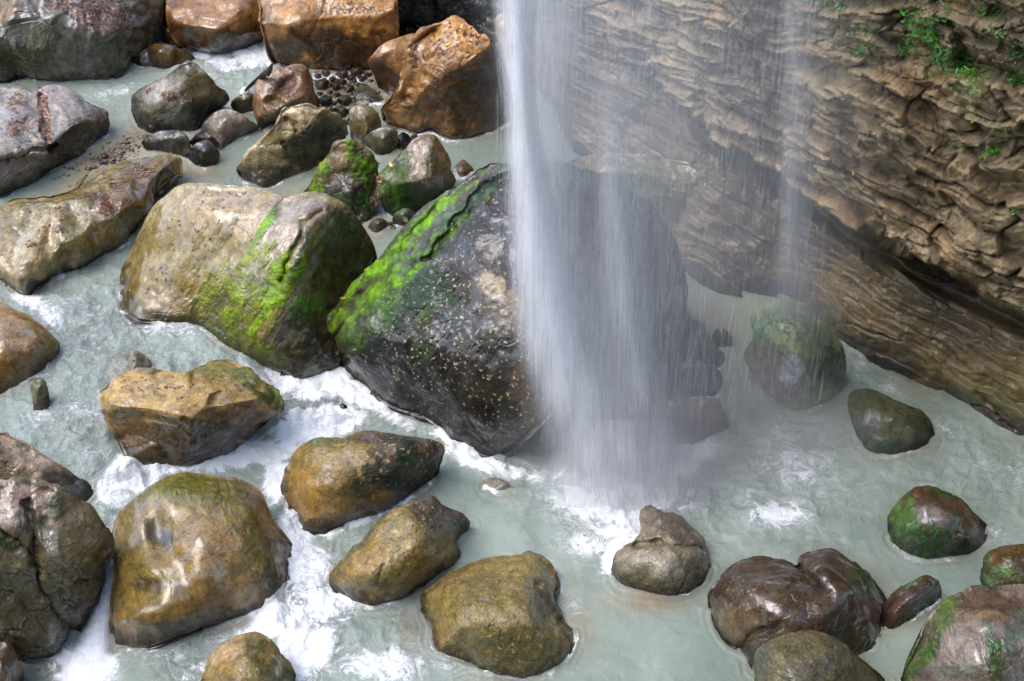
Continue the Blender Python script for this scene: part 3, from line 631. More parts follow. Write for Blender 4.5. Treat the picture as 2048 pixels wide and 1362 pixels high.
for ol, inn, lab, a, b in (
  ([(698,240,30),(701,219,42),(720,209,50),(741,214,48),(758,228,38),(762,253,16),(750,272,0),(730,290,0),(710,287,0),(700,268,6)],[(728,235,44),(738,262,24)],"upright olive stone below the pebble patch",OLIVE,(0.13,0.09,0.03)),
  ([(724,282,6),(737,266,28),(758,256,38),(778,254,40),(794,263,34),(794,298,0),(782,311,0),(754,309,0),(731,294,0)],[(765,278,30)],"rounded grey-olive stone in front of the upright olive one",(0.13,0.11,0.06),(0.10,0.08,0.04)),
  ([(793,298,0),(793,275,18),(806,263,22),(819,270,14),(822,290,0),(806,302,0)],[(805,280,16)],"dark shiny stone tucked under the big orange boulder's lower edge",(0.05,0.045,0.04),DARK),
  ([(376,312,4),(380,298,22),(393,287,30),(415,280,34),(434,297,24),(439,315,8),(425,334,0),(400,338,0),(384,328,0)],[(408,302,28)],"small round black stone right of the flat dark one",(0.05,0.045,0.025),DARK),
  ([(380,286,20),(392,266,34),(410,262,34),(430,276,26),(436,292,10),(400,300,0)],[(408,280,24)],"small brown wedge of stone between the round black one and the peaked boulder",(0.13,0.07,0.035),(0.09,0.05,0.025)),
  ([(282,284,16),(294,273,22),(325,262,32),(352,259,36),(373,272,32),(381,294,16),(373,316,0),(342,309,0),(308,302,0),(290,297,4)],[(340,275,30),(310,286,18)],"flat dark brown stone at the foot of the peaked boulder",(0.085,0.065,0.04),(0.06,0.045,0.03)),
  ([(402,258,8),(410,243,24),(434,222,40),(455,216,46),(479,225,42),(499,240,28),(517,256,4),(479,276,0),(458,290,0),(441,299,0),(424,292,0),(407,275,0)],[(450,240,38),(430,262,20),(482,248,26)],"smooth grey-brown stone right of the peaked boulder",(0.17,0.13,0.09),(0.22,0.17,0.13)),
  ([(461,209,10),(472,194,24),(493,185,32),(509,192,26),(508,219,0),(486,226,0),(469,221,0)],[(488,200,24)],"small olive stone touching the litter-topped orange-brown boulder",(0.14,0.125,0.06),(0.10,0.09,0.04)),
  ([(904,352,0),(908,334,8),(925,322,12),(941,330,9),(946,346,0),(925,357,0)],[(925,335,11)],"half-sunk brown stone right of the blocky mossy boulder",(0.22,0.14,0.06),(0.17,0.10,0.05)),
  ([(787,448,0),(788,430,14),(805,418,24),(822,420,20),(830,434,4),(812,452,0)],[(806,430,20)],"small grey-green stone with a yellow leaf on it",(0.15,0.18,0.11),(0.12,0.13,0.09)),
  ([(737,458,0),(742,442,10),(757,434,16),(772,440,12),(774,455,0),(757,466,0)],[(756,446,13)],"small flat tan stone in the gap behind the mossy boulders",(0.22,0.18,0.12),(0.17,0.14,0.09)),
  ([(712,200,0),(713,178,8),(727,169,10),(755,186,6),(768,205,0),(740,208,0)],[(735,190,7)],"flat sunken olive stone beside the pebble patch",(0.15,0.13,0.07),(0.12,0.10,0.05)),
  ([(226,740,0),(238,714,6),(258,703,14),(275,701,15),(296,716,8),(300,735,0),(270,748,0)],[(268,712,14)],"half-submerged pale stone with a mossy crown in the left rapids",(0.26,0.22,0.13),(0.20,0.18,0.10)),
  ([(965,966,2),(985,953,8),(1010,958,10),(1030,977,5),(1022,990,0),(990,984,0)],[(1005,968,9)],"small tan stone almost drowned at the foot of the enormous boulder",(0.34,0.28,0.16),(0.28,0.22,0.13)),
  ([(1424,676,10),(1434,657,24),(1450,659,24),(1464,678,12),(1458,694,0),(1436,694,0)],[(1445,672,18)],"small mossy green stone seen through the spray beside the pool",(0.07,0.12,0.05),(0.05,0.08,0.04)),
  ([(1340,744,14),(1363,737,28),(1380,731,38),(1404,721,44),(1428,733,40),(1446,755,24),(1441,778,4),(1424,792,0),(1393,796,0),(1345,792,0)],[(1395,750,36)],"middle brown rock of three in the spray right of the falling water",(0.10,0.075,0.06),(0.14,0.10,0.075)),
  ([(1362,668,18),(1387,640,44),(1411,657,38),(1431,691,24),(1448,706,12),(1450,722,0),(1430,736,0),(1390,734,0),(1350,715,0)],[(1400,680,30)],"rearmost dark rock of three in the spray right of the falling water",(0.075,0.06,0.055),(0.10,0.08,0.07)),
  ([(1290,815,20),(1330,806,28),(1359,801,34),(1393,797,42),(1431,798,42),(1443,816,32),(1458,844,12),(1457,862,0),(1431,874,0),(1393,888,0),(1356,898,0),(1310,892,0)],[(1400,825,34),(1425,835,26),(1360,840,26)],"front brown rock with a pale top of three right of the falling water",(0.14,0.095,0.075),(0.22,0.15,0.10)),
  ([(1450,446,24),(1480,424,52),(1530,438,52),(1570,470,34),(1584,502,6),(1560,508,0),(1500,486,0),(1460,468,4)],[(1510,455,42)],"pale wet rock under the thin right-hand fall at the foot of the cliff",(0.22,0.19,0.18),(0.12,0.13,0.09)),
  ([(678,818,0),(680,811,4),(687,808,6),(693,812,4),(694,819,0),(686,822,0)],[(686,813,5)],"tiny dark stone poking out of the white rapids",DARK,DARK)):
    sm_ = "spray" in lab or "falling water" in lab
    B(ol, inn, lab, a, b, cat="stone", name="river_stone", facet=.4, sm=1.5, chip=0 if sm_ else .5, fam=.5 if sm_ else 1, mat=ROCKM)
for k in ROCKS[-7:-6]: pass
# pebble patch under the orange boulders
for (x, y, r, c) in ((652,146,10,0),(644,169,14,1),(671,174,12,0),(686,149,12,2),(712,144,14,2),(698,179,13,3),(665,159,8,0),(684,164,9,1),(674,191,8,0),(652,203,15,4),(689,203,14,4),(682,223,16,5),(703,157,9,2),(689,247,10,5),(830,276,11,4),(636,152,8,1),(724,158,10,2),(735,150,8,0),(660,185,7,1),(715,170,7,3),(729,172,6,0),(640,188,7,4),(668,208,8,5),(702,240,8,4),(356,88,9,3),(665,222,7,4),(655,135,7,0),(742,163,6,1),(716,186,7,5),(700,223,7,4)):
    cols_ = [((0.17,0.09,0.045),(0.12,0.06,0.03)),((0.16,0.12,0.07),(0.10,0.07,0.04)),((0.20,0.12,0.08),(0.12,0.07,0.045)),((0.20,0.18,0.17),(0.07,0.06,0.055)),((0.12,0.13,0.07),(0.08,0.08,0.04)),((0.17,0.19,0.11),(0.13,0.12,0.07))][c]
    rng = random.Random(int(x * 7 + y)); n_ = 8
    o_ = [(x + r * math.cos(k * 2 * math.pi / n_) * rng.uniform(.85, 1.15), y + .8 * r * math.sin(k * 2 * math.pi / n_) * rng.uniform(.85, 1.15),
           (r * .5 if math.sin(k * 2 * math.pi / n_) > .5 * 0 + .3 and False else (0 if math.sin(k * 2 * math.pi / n_) > -.2 else r * .8))) for k in range(n_)]
    pile = not (x == 356 or x == 830)
    B(o_, [(x, y - .2 * r, r * 1.0)], "small wet pebble in the patch of pebbles left of the big orange boulder" if pile else ("tiny round dark pebble wedged under the shiny brown top boulder" if x == 356 else "little green-grey pebble under the big orange boulder's lower edge"),
      cols_[0], cols_[1], cat="pebble", name="pebble", facet=.8, sm=.6, chip=.9, amp=1.2, group="pebbles in the patch between the orange boulders" if pile else None, k3=.6, fam=.5)

B([(-90,690,20),(-50,606,46),(0,600,50),(27,616,48),(58,634,42),(86,655,34),(103,672,26),(117,692,12),(112,715,0),(92,739,0),(68,759,0),(34,776,0),(0,792,0),(-70,810,0)],
  [(30,660,62),(70,680,50),(0,700,54),(96,700,24),(30,745,24),(-30,720,46),(70,722,24),(0,650,62)],
  "rounded orange boulder at the left edge beside the rapids", (0.27,0.15,0.05), (0.22,0.13,0.045), mat=SMOOTHM, facet=.3, sm=2, chip=.3, fam=1.2, blobs=[(20,750,90,30,-20,(0.13,0.085,0.025),.8),(100,700,20,30,-30,(0.12,0.09,0.03),.7),(40,690,40,12,10,(0.36,0.24,0.14),.5)])
B([(58,760,38),(75,754,44),(92,760,40),(97,781,26),(102,800,8),(99,817,0),(76,830,0),(67,827,0),(63,799,16)],[(78,775,36),(86,800,14),(74,800,18)],
  "small square-ended stone post sticking out of the rapids near the left edge", (0.20,0.17,0.11), (0.13,0.12,0.06), cat="stone", name="river_stone", facet=.9, sm=.6, fam=1.2, moss=[(76,760,20,8,0,(0.08,0.11,0.02),.7)])
B([(197,789,86),(202,775,94),(222,757,100),(246,744,102),(274,737,102),(301,736,100),(318,742,96),(342,744,94),(376,745,90),(393,735,66),(428,722,44),(458,719,40),(479,727,48),(497,738,52),(523,758,58),(547,775,56),(561,792,52),(569,815,42),(556,830,24),(545,840,10),(527,860,0),(506,880,0),(479,903,0),(445,920,0),(410,933,0),(376,940,0),(342,940,0),(291,940,0),(263,934,0),(253,917,8),(239,881,34),(226,854,54),(205,823,74)],
  [(219,806,94),(240,814,98),(291,817,104),(325,821,106),(359,829,108),(383,834,106),(407,816,104),(422,786,106),(432,812,98),(462,808,94),(506,799,84),(535,822,54),(300,770,106),(380,780,105),(450,775,94),(500,768,74),(440,745,62),(250,770,103),(260,860,50),(320,885,48),(380,892,46),(450,862,48),(291,826,94),(359,838,96),(470,820,82),(424,798,92),(500,812,70),(415,812,100)],
  "flat-topped tan and orange block with a green back corner in the left rapids", (0.33,0.215,0.085), (0.27,0.17,0.065), base=32, facet=.9, sm=.6, fam=1.2, k3=1.4, chip=.6, streak=5,
  blobs=[(310,785,110,36,3,(0.37,0.25,0.10),.8),(370,888,150,52,-3,(0.085,0.055,0.025),.97),(290,870,50,30,10,(0.13,0.075,0.025),.7),(450,860,80,44,-25,(0.10,0.058,0.028),.9),(430,890,60,40,-30,(0.09,0.08,0.075),.7),(260,830,80,8,5,(0.10,0.08,0.03),.7),(350,840,60,6,5,(0.07,0.055,0.025),.8),(430,740,60,14,5,(0.22,0.20,0.06),.8),(470,830,50,10,-10,(0.19,0.12,0.06),.7)],  # front face carries painted shade
  moss=[(500,765,62,17,30,(0.13,0.17,0.05),.8),(555,800,22,32,-20,(0.10,0.19,0.03),.9),(520,790,40,7,35,(0.05,0.08,0.015),.8),(310,742,20,6,0,(0.06,0.09,0.02),.7)])
B([(-90,870,86),(0,859,84),(20,866,80),(58,881,72),(89,905,60),(120,933,42),(154,953,22),(178,970,4),(188,984,0),(175,1003,0),(140,1030,0),(80,1050,0),(0,1050,0),(-90,1050,0)],[(0,920,70),(60,930,58),(85,955,45),(130,972,20),(100,1000,16)],
  "brown boulder at the left edge half hidden behind the craggy one", (0.22,0.15,0.09),(0.15,0.10,0.045), base=40, facet=.6, sm=1.2, chip=.6, fam=1.4, blobs=[(60,900,60,24,30,(0.30,0.23,0.18),.7),(140,970,60,22,25,(0.08,0.055,0.03),.9)], moss=[(45,890,25,7,30,(0.12,0.15,0.05),.6),(178,985,14,10,0,(0.06,0.10,0.03),.7)])
B([(-110,1100,150),(-70,975,200),(0,966,206),(20,963,206),(44,958,206),(65,959,204),(89,966,200),(123,980,190),(147,991,178),(171,1008,158),(192,1025,140),(212,1049,118),(226,1070,98),(224,1100,74),(212,1129,54),(205,1158,38),(192,1198,18),(171,1236,2),(157,1254,0),(137,1270,0),(118,1298,0),(92,1313,0),(62,1318,0),(34,1314,0),(16,1300,0),(-5,1290,0),(-90,1290,0)],
  [(60,1050,180),(110,1025,178),(100,1110,146),(180,1080,124),(60,1180,92),(150,1170,74),(30,1250,36),(100,1265,26),(0,1050,186),(0,1150,120),(170,1040,150),(60,1000,196),(80,1060,166),(110,1180,84),(200,1090,100)],
  "tall craggy boulder with a deep vertical crack at the lower left edge", (0.19,0.145,0.085), (0.13,0.10,0.05), base=-20, facet=.75, sm=1.1, fam=2.0, k3=1.4, chip=1.2, strata=(65,.35,.05),
  grooves=[([(55,1010),(62,1060),(70,1120),(82,1170),(110,1220),(140,1260)],8,16),([(0,1060),(40,1080),(60,1110)],7,10),([(150,1160),(190,1150),(215,1110)],5,8)],
  blobs=[(50,1000,90,32,12,(0.32,0.235,0.18),.9),(0,1030,50,40,0,(0.33,0.26,0.22),.7),(150,1060,55,60,20,(0.24,0.17,0.085),.8),(85,1060,24,44,-20,(0.2,0.2,0.17),.6),(60,1240,120,60,-10,(0.07,0.05,0.03),.9),(40,1140,60,40,20,(0.13,0.12,0.07),.6),(205,1180,16,60,20,(0.16,0.09,0.05),.7),(30,1190,50,50,0,(0.08,0.07,0.035),.7)],
  moss=[(112,1012,16,22,15,(0.03,0.08,0.01),.9),(10,1080,24,12,10,(0.04,0.06,0.01),.8),(75,1100,12,18,0,(0.07,0.07,0.015),.6)])
B([(222,1276,0),(218,1240,14),(224,1187,34),(228,1149,52),(226,1100,62),(229,1052,74),(240,1025,84),(260,1002,96),(284,980,104),(308,964,108),(342,952,110),(373,946,110),(404,948,108),(441,952,106),(479,958,102),(506,968,94),(527,985,86),(540,1012,76),(554,1043,62),(571,1070,46),(587,1098,28),(578,1118,22),(575,1142,16),(578,1163,6),(561,1189,0),(534,1216,0),(496,1230,0),(445,1250,0),(393,1267,0),(342,1285,0),(308,1297,0),(274,1304,0),(239,1301,0),(222,1294,0)],
  [(342,1000,124),(420,1000,126),(500,1020,112),(400,1080,120),(480,1100,106),(330,1120,104),(545,1080,74),(300,1180,84),(400,1170,88),(500,1165,66),(548,1150,46),(274,1240,60),(320,1243,58),(376,1230,56),(462,1207,44),(523,1193,30),(250,1110,80),(252,1180,62),(266,1050,100),(274,1250,48),(376,1240,44),(462,1216,32),(520,1203,20),(240,1240,50)],
  "large smooth brown boulder with sculpted hollows at the lower left", (0.235,0.15,0.062), (0.20,0.145,0.05), mat=SMOOTHM, base=-26, facet=.5, sm=1.7, amp=.5, fam=.55, k3=.5, chip=.0, streak=75,
  dents=[(322,1068,24,46,-15,11),(362,1070,24,66,-5,5),(292,1180,38,28,10,9),(470,1130,40,60,-10,7),(345,1140,30,80,-30,6)],
  
  blobs=[(380,975,110,34,0,(0.14,0.13,0.03),.8),(320,1060,24,34,-15,(0.06,0.05,0.035),.85),(360,1260,150,24,-14,(0.085,0.05,0.025),.95),(350,1220,120,18,-10,(0.20,0.12,0.045),.6),(540,1060,24,80,-25,(0.15,0.10,0.07),.8),(500,990,50,24,35,(0.17,0.13,0.10),.7),(300,1170,34,16,8,(0.09,0.06,0.03),.8),(465,1130,60,46,20,(0.27,0.18,0.09),.6),(320,1010,20,50,-20,(0.30,0.22,0.12),.6),(410,1060,40,60,0,(0.24,0.16,0.08),.6)],
  moss=[(350,975,50,20,-10,(0.12,0.14,0.015),.7),(420,990,20,30,10,(0.12,0.13,0.02),.6),(480,1020,34,60,-25,(0.11,0.12,0.015),.6),(545,1150,34,36,0,(0.07,0.08,0.015),.8),(510,1080,30,50,-10,(0.12,0.12,0.02),.55),(250,1015,24,18,-40,(0.12,0.13,0.01),.7),(545,1165,24,26,0,(0.03,0.035,0.02),.6)])
B([(400,1375,0),(400,1362,8),(407,1334,22),(424,1307,36),(452,1283,46),(479,1271,50),(520,1269,50),(547,1283,44),(568,1307,32),(585,1334,18),(594,1362,2),(592,1430,0),(500,1470,0),(410,1430,0)],[(490,1330,64),(460,1360,56),(540,1350,50),(490,1400,44)],
  "round brown and green boulder at the bottom edge left of centre", (0.27,0.18,0.07),(0.22,0.16,0.06), base=-12, facet=.2, sm=2.2, chip=.2, fam=1.3, blobs=[(450,1310,40,24,-30,(0.34,0.24,0.14),.7)], moss=[(545,1320,44,34,30,(0.10,0.11,0.012),.8),(500,1290,30,18,10,(0.13,0.13,0.03),.5),(480,1362,60,14,0,(0.12,0.12,0.03),.5)])
B([(-80,1290,40),(0,1281,60),(20,1296,54),(36,1318,40),(44,1345,20),(46,1375,0),(40,1430,0),(-80,1440,0)],[(5,1330,58),(10,1380,36)],"dark brown boulder in the bottom left corner", (0.13,0.08,0.045),(0.10,0.065,0.035), base=-56)

B([(563,998,0),(563,978,14),(566,955,26),(577,926,40),(591,902,52),(612,886,60),(639,877,66),(680,873,72),(714,866,76),(755,864,80),(796,866,78),(841,873,74),(872,881,66),(888,895,52),(888,915,32),(882,939,8),(868,957,0),(844,977,0),(810,1004,0),(783,1018,0),(742,1032,0),(697,1046,0),(663,1058,0),(639,1065,0),(601,1057,0),(584,1030,0),(567,1010,0)],
  [(640,920,78),(720,900,88),(800,895,86),(860,908,60),(700,960,76),(780,950,66),(840,940,36),(620,980,52),(680,1010,40),(760,1000,30),(605,1020,20),(640,1040,14),(660,960,72)],
  "egg-shaped brown boulder with a dark mossy speckled right end, upper of two lying parallel", (0.25,0.155,0.045), (0.22,0.16,0.06), base=6, mat=ROUGHM, facet=.25, sm=2.2, chip=.2, fam=.9, k3=.9,
  blobs=[(830,930,100,60,0,(0.045,0.032,0.022),.97),(620,1000,70,50,20,(0.30,0.17,0.045),.8),(680,920,70,22,5,(0.32,0.25,0.15),.6),(780,880,90,14,2,(0.09,0.075,0.06),.8),(650,1050,70,16,0,(0.08,0.05,0.025),.8),(760,1010,70,18,-20,(0.09,0.04,0.018),.7)],
  moss=[(640,885,50,10,-5,(0.12,0.16,0.05),.8),(760,950,50,40,10,(0.03,0.065,0.02),.9),(810,910,26,26,0,(0.03,0.085,0.015),.9),(690,960,40,30,0,(0.13,0.12,0.02),.5),(570,950,8,40,0,(0.07,0.10,0.04),.7)], fleck=[(810,910,90,50,0,1.3),(780,960,80,40,0,.8),(700,900,60,20,0,.5)])
B([(665,1170,0),(666,1155,14),(672,1138,26),(687,1116,38),(711,1090,50),(742,1060,60),(769,1033,70),(796,1012,78),(824,999,80),(851,994,78),(875,994,74),(892,1009,60),(913,1023,42),(930,1036,24),(939,1050,4),(926,1066,0),(914,1078,4),(913,1088,14),(918,1101,8),(913,1118,0),(896,1132,0),(865,1156,0),(834,1184,0),(810,1201,0),(769,1211,0),(748,1218,0),(721,1212,0),(694,1198,0),(672,1184,0)],
  [(750,1090,78),(820,1040,90),(880,1030,72),(895,1058,44),(840,1090,82),(780,1140,66),(700,1150,46),(860,1120,52),(720,1182,28),(770,1185,25),(825,1160,32),(720,1110,64),(895,1095,32)],
  "long brown boulder with a pointed speckled right end, lower of two lying parallel", (0.25,0.17,0.06), (0.19,0.14,0.045), base=2, mat=ROUGHM, facet=.3, sm=1.8, chip=.35, fam=1.5, k3=1.3,
  grooves=[([(765,1130),(760,1150),(755,1170)],3,5),([(905,1050),(890,1090),(880,1110)],5,6)],
  blobs=[(870,1030,60,34,30,(0.085,0.055,0.035),.9),(730,1120,60,30,-45,(0.30,0.19,0.06),.7),(700,1190,60,14,20,(0.10,0.08,0.03),.8),(800,1075,50,34,-30,(0.26,0.2,0.10),.5)],
  moss=[(730,1080,60,7,-48,(0.10,0.12,0.04),.7),(680,1140,10,24,30,(0.11,0.12,0.03),.6),(760,1160,14,20,0,(0.08,0.08,0.02),.6)], fleck=[(860,1030,70,50,0,1.2),(800,1080,90,60,0,.6),(740,1150,80,60,0,.5)])
B([(848,1210,0),(850,1190,12),(868,1168,22),(892,1149,28),(920,1132,28),(943,1122,28),(978,1118,28),(1012,1115,28),(1046,1109,30),(1070,1109,30),(1097,1121,26),(1114,1142,18),(1124,1166,6),(1115,1190,12),(1118,1214,10),(1130,1238,8),(1153,1267,0),(1146,1294,0),(1132,1325,0),(1097,1345,0),(1063,1354,0),(1022,1352,0),(978,1342,0),(937,1325,0),(892,1311,0),(865,1301,0),(856,1280,0),(860,1258,4),(852,1234,4)],
  [(930,1180,64),(1040,1150,62),(1085,1175,48),(960,1240,82),(1050,1240,78),(1105,1270,46),(1000,1305,42),(905,1265,50),(1075,1310,34),(920,1300,18),(1020,1200,80),(980,1270,70),(1060,1268,62),(900,1215,56)],
  "broad ochre boulder with white speckles standing at the bottom centre of the pool", (0.24,0.175,0.06), (0.19,0.145,0.05), mat=ROUGHM, base=-2, facet=.35, sm=1.8, chip=.4, fam=1.6, k3=1.3,
  grooves=[([(1075,1170),(1085,1200),(1120,1235)],9,7)],
  blobs=[(1090,1200,34,50,-20,(0.11,0.09,0.06),.8),(1000,1235,90,20,-5,(0.28,0.22,0.12),.6),(990,1300,110,30,10,(0.14,0.105,0.04),.7),(880,1280,30,30,0,(0.27,0.17,0.06),.6),(900,1170,50,16,-30,(0.27,0.18,0.08),.6)], fleck=[(1050,1170,110,60,0,.9),(1050,1300,100,60,0,.9),(930,1200,70,60,0,.5)])
B([(1222,1150,0),(1228,1128,8),(1239,1107,16),(1262,1088,22),(1282,1068,24),(1283,1045,24),(1285,1025,24),(1301,1013,28),(1325,1022,34),(1345,1022,34),(1366,1035,32),(1387,1056,28),(1404,1080,20),(1410,1098,12),(1414,1120,8),(1418,1142,0),(1410,1160,0),(1385,1176,0),(1350,1190,0),(1300,1186,0),(1245,1172,0)],
  [(1345,1050,46),(1380,1085,36),(1310,1092,40),(1340,1112,54),(1265,1125,42),(1330,1150,42),(1390,1138,22),(1300,1160,24),(1320,1040,44),(1300,1110,56),(1376,1110,48)],
  "two-part boulder in the foam just below the plunge of the waterfall", (0.25,0.20,0.13), (0.19,0.155,0.10), mat=ROUGHM, facet=.5, sm=1.2, chip=.4, fam=1.5, strata=(20,.16,.02),
  grooves=[([(1270,1090),(1310,1085),(1345,1092),(1400,1100)],6,12),([(1395,1140),(1365,1150),(1355,1180)],4,6)],
  blobs=[(1310,1125,70,22,15,(0.30,0.26,0.20),.7),(1340,1050,60,30,30,(0.11,0.085,0.07),.8),(1290,1165,60,14,8,(0.12,0.11,0.04),.8)], fleck=[(1330,1120,80,60,0,.6)])
B([(1486,715,40),(1494,690,62),(1500,668,84),(1497,644,104),(1505,627,116),(1533,607,130),(1560,598,136),(1587,598,136),(1615,609,128),(1639,624,116),(1656,644,100),(1666,665,86),(1683,692,62),(1693,726,36),(1690,760,12),(1676,788,0),(1648,812,0),(1600,825,0),(1565,815,0),(1533,785,4),(1508,747,18)],
  [(1570,640,156),(1620,660,148),(1530,670,126),(1590,720,112),(1650,720,86),(1560,770,48),(1620,780,44),(1670,760,28),(1520,720,64),(1575,690,132),(1610,745,84)],
  "tall round boulder with a green cap hit by the thin right-hand fall", (0.30,0.38,0.17), (0.25,0.29,0.14), facet=.3, sm=2, chip=.2, fam=.7, wetline=False,
  blobs=[(1560,750,72,66,10,(0.26,0.20,0.18),.95),(1582,742,26,30,0,(0.55,0.54,0.56),.95),(1688,740,24,60,0,(0.16,0.12,0.08),.8),(1500,690,14,30,0,(0.22,0.16,0.10),.7)], moss=[(1580,635,80,36,10,(0.26,0.34,0.13),.9),(1640,690,36,60,-10,(0.22,0.36,0.10),.95),(1530,660,36,24,-10,(0.20,0.36,0.15),.9),(1650,750,30,50,0,(0.09,0.15,0.06),.8)])
B([(1698,806,22),(1704,786,32),(1730,779,36),(1765,790,34),(1810,806,28),(1845,826,18),(1870,856,6),(1873,880,0),(1855,896,0),(1820,906,0),(1770,911,0),(1735,906,0),(1714,882,0),(1703,846,8)],
  [(1740,820,54),(1790,835,52),(1830,860,34),(1760,870,32),(1725,850,40),(1800,885,16)],
  "green mottled triangular boulder near the cliff foot right of the pool", (0.12,0.12,0.055), (0.10,0.09,0.055), facet=.5, sm=1.5, chip=.5, fam=1.2, blobs=[(1745,840,20,20,0,(0.20,0.19,0.20),.7)], moss=[(1730,800,40,20,20,(0.08,0.13,0.02),.8),(1800,890,60,14,0,(0.06,0.13,0.04),.8),(1840,850,36,18,30,(0.07,0.11,0.02),.8)])
B([(1776,1042,16),(1789,1012,34),(1810,988,46),(1834,973,52),(1861,974,52),(1895,988,46),(1923,999,40),(1950,1019,28),(1971,1040,12),(1980,1055,0),(1971,1076,0),(1950,1099,0),(1923,1115,0),(1882,1119,0),(1837,1116,0),(1803,1099,0),(1780,1076,0)],
  [(1850,1010,76),(1900,1030,68),(1840,1060,54),(1900,1075,42),(1940,1060,30),(1805,1050,40),(1860,1090,24)],
  "domed brown boulder streaked with green algae right of the pool", (0.10,0.055,0.03), (0.12,0.07,0.04), mat=SMOOTHM, facet=.25, sm=1.8, chip=.2, fam=1.2, streak=70,
  blobs=[(1870,1030,50,22,25,(0.26,0.24,0.25),.6),(1860,1108,70,12,0,(0.20,0.19,0.10),.7)], moss=[(1800,1030,22,50,25,(0.06,0.16,0.02),.9),(1850,1068,60,24,5,(0.055,0.17,0.04),.9),(1910,1050,12,30,20,(0.05,0.16,0.04),.8),(1865,1095,60,16,0,(0.035,0.10,0.015),.9),(1890,985,40,10,20,(0.03,0.08,0.015),.7),(1800,1090,26,14,40,(0.08,0.13,0.03),.8),(1930,1090,30,16,-30,(0.05,0.12,0.01),.8)])
B([(1965,1168,0),(1967,1135,12),(1974,1108,26),(1995,1094,34),(2018,1088,38),(2050,1088,40),(2110,1100,34),(2125,1160,10),(2100,1210,0),(2000,1200,0)],[(2020,1115,50),(2040,1150,36),(1990,1140,30)],
  "small reddish-green boulder at the right edge above the big corner one", (0.15,0.08,0.035), (0.12,0.075,0.03), fleck=[(2020,1120,50,40,0,.4)], moss=[(1985,1150,30,30,0,(0.09,0.17,0.05),.9),(1975,1120,12,30,20,(0.06,0.13,0.01),.8),(2030,1150,30,16,0,(0.07,0.14,0.03),.7)])
B([(1800,1375,0),(1802,1355,14),(1810,1325,34),(1824,1290,56),(1837,1258,72),(1861,1228,86),(1889,1204,98),(1923,1183,108),(1950,1171,112),(1984,1169,112),(2048,1169,110),(2150,1190,90),(2210,1300,30),(2150,1450,0),(1950,1510,0),(1820,1460,0)],
  [(1900,1250,118),(1980,1230,134),(1860,1320,74),(1950,1330,120),(2040,1300,126),(1880,1400,40),(2000,1420,70),(1840,1300,62)],
  "big violet-brown boulder with a green algae rim filling the bottom right corner", (0.17,0.125,0.095), (0.20,0.155,0.12), base=0, mat=SMOOTHM, facet=.25, sm=2.2, chip=.3, fam=1.0, streak=72,
  blobs=[(1960,1200,100,22,0,(0.10,0.055,0.035),.8),(1900,1310,70,60,0,(0.24,0.205,0.175),.6),(1980,1230,40,12,10,(0.22,0.13,0.07),.6),(2000,1315,16,22,0,(0.26,0.17,0.03),.9)],
  moss=[(1850,1290,22,110,32,(0.06,0.14,0.01),.95),(1985,1290,14,60,-15,(0.05,0.12,0.045),.7),(2030,1270,20,60,10,(0.06,0.12,0.05),.6),(2000,1330,26,36,0,(0.06,0.11,0.008),.8),(1990,1290,16,16,0,(0.03,0.11,0.01),.9),(1900,1345,90,16,0,(0.10,0.15,0.08),.5),(1960,1170,60,6,0,(0.04,0.10,0.01),.7)])
B([(1762,1228,2),(1776,1200,18),(1800,1179,32),(1826,1162,40),(1852,1152,42),(1874,1160,34),(1884,1182,14),(1877,1200,0),(1848,1222,0),(1818,1242,0),(1790,1258,0),(1768,1258,0)],[(1815,1200,42),(1850,1178,44),(1788,1228,22)],
  "narrow dark finger of rock between the two-lobed boulder and the corner boulder", (0.11,0.065,0.045),(0.08,0.05,0.035), mat=SMOOTHM, facet=.5, moss=[(1815,1175,40,7,-32,(0.06,0.15,0.03),.9),(1820,1235,30,8,-25,(0.05,0.12,0.02),.8)], blobs=[(1830,1195,30,7,-25,(0.25,0.2,0.2),.6)], name="river_stone", cat="stone")
B([(1418,1216,0),(1420,1182,18),(1436,1150,30),(1454,1129,36),(1485,1118,40),(1526,1116,42),(1567,1120,42),(1592,1129,42),(1603,1113,48),(1620,1104,50),(1646,1098,50),(1673,1104,48),(1707,1125,40),(1735,1142,32),(1752,1163,22),(1769,1187,14),(1777,1214,4),(1773,1244,0),(1759,1278,0),(1731,1305,0),(1690,1330,0),(1600,1345,0),(1509,1352,0),(1492,1318,0),(1478,1304,0),(1451,1280,0),(1428,1246,0)],
  [(1500,1180,84),(1570,1180,88),(1603,1155,64),(1650,1142,88),(1700,1180,84),(1560,1235,82),(1650,1225,86),(1470,1235,50),(1730,1230,46),(1550,1290,46),(1500,1300,18),(1640,1280,56),(1640,1185,86),(1700,1270,34),(1450,1190,48)],
  "glossy dark brown two-lobed boulder at the lower right of the pool", (0.10,0.065,0.042), (0.07,0.045,0.03), mat=SMOOTHM, facet=.3, sm=1.8, chip=.25, fam=1.3, k3=1.1,
  grooves=[([(1594,1128),(1612,1152),(1640,1176),(1655,1190)],9,16),([(1470,1300),(1500,1270),(1560,1255)],8,8)],
  blobs=[(1470,1250,50,50,20,(0.18,0.12,0.055),.8),(1520,1190,60,40,0,(0.13,0.085,0.05),.6),(1650,1280,90,30,0,(0.08,0.055,0.035),.8),(1480,1320,30,40,30,DARK,.8)], moss=[(1730,1150,40,9,45,(0.05,0.11,0.02),.8),(1680,1270,40,24,0,(0.05,0.055,0.015),.6),(1610,1160,10,8,0,(0.08,0.10,0.02),.7)], fleck=[(1500,1190,80,60,0,.5)])
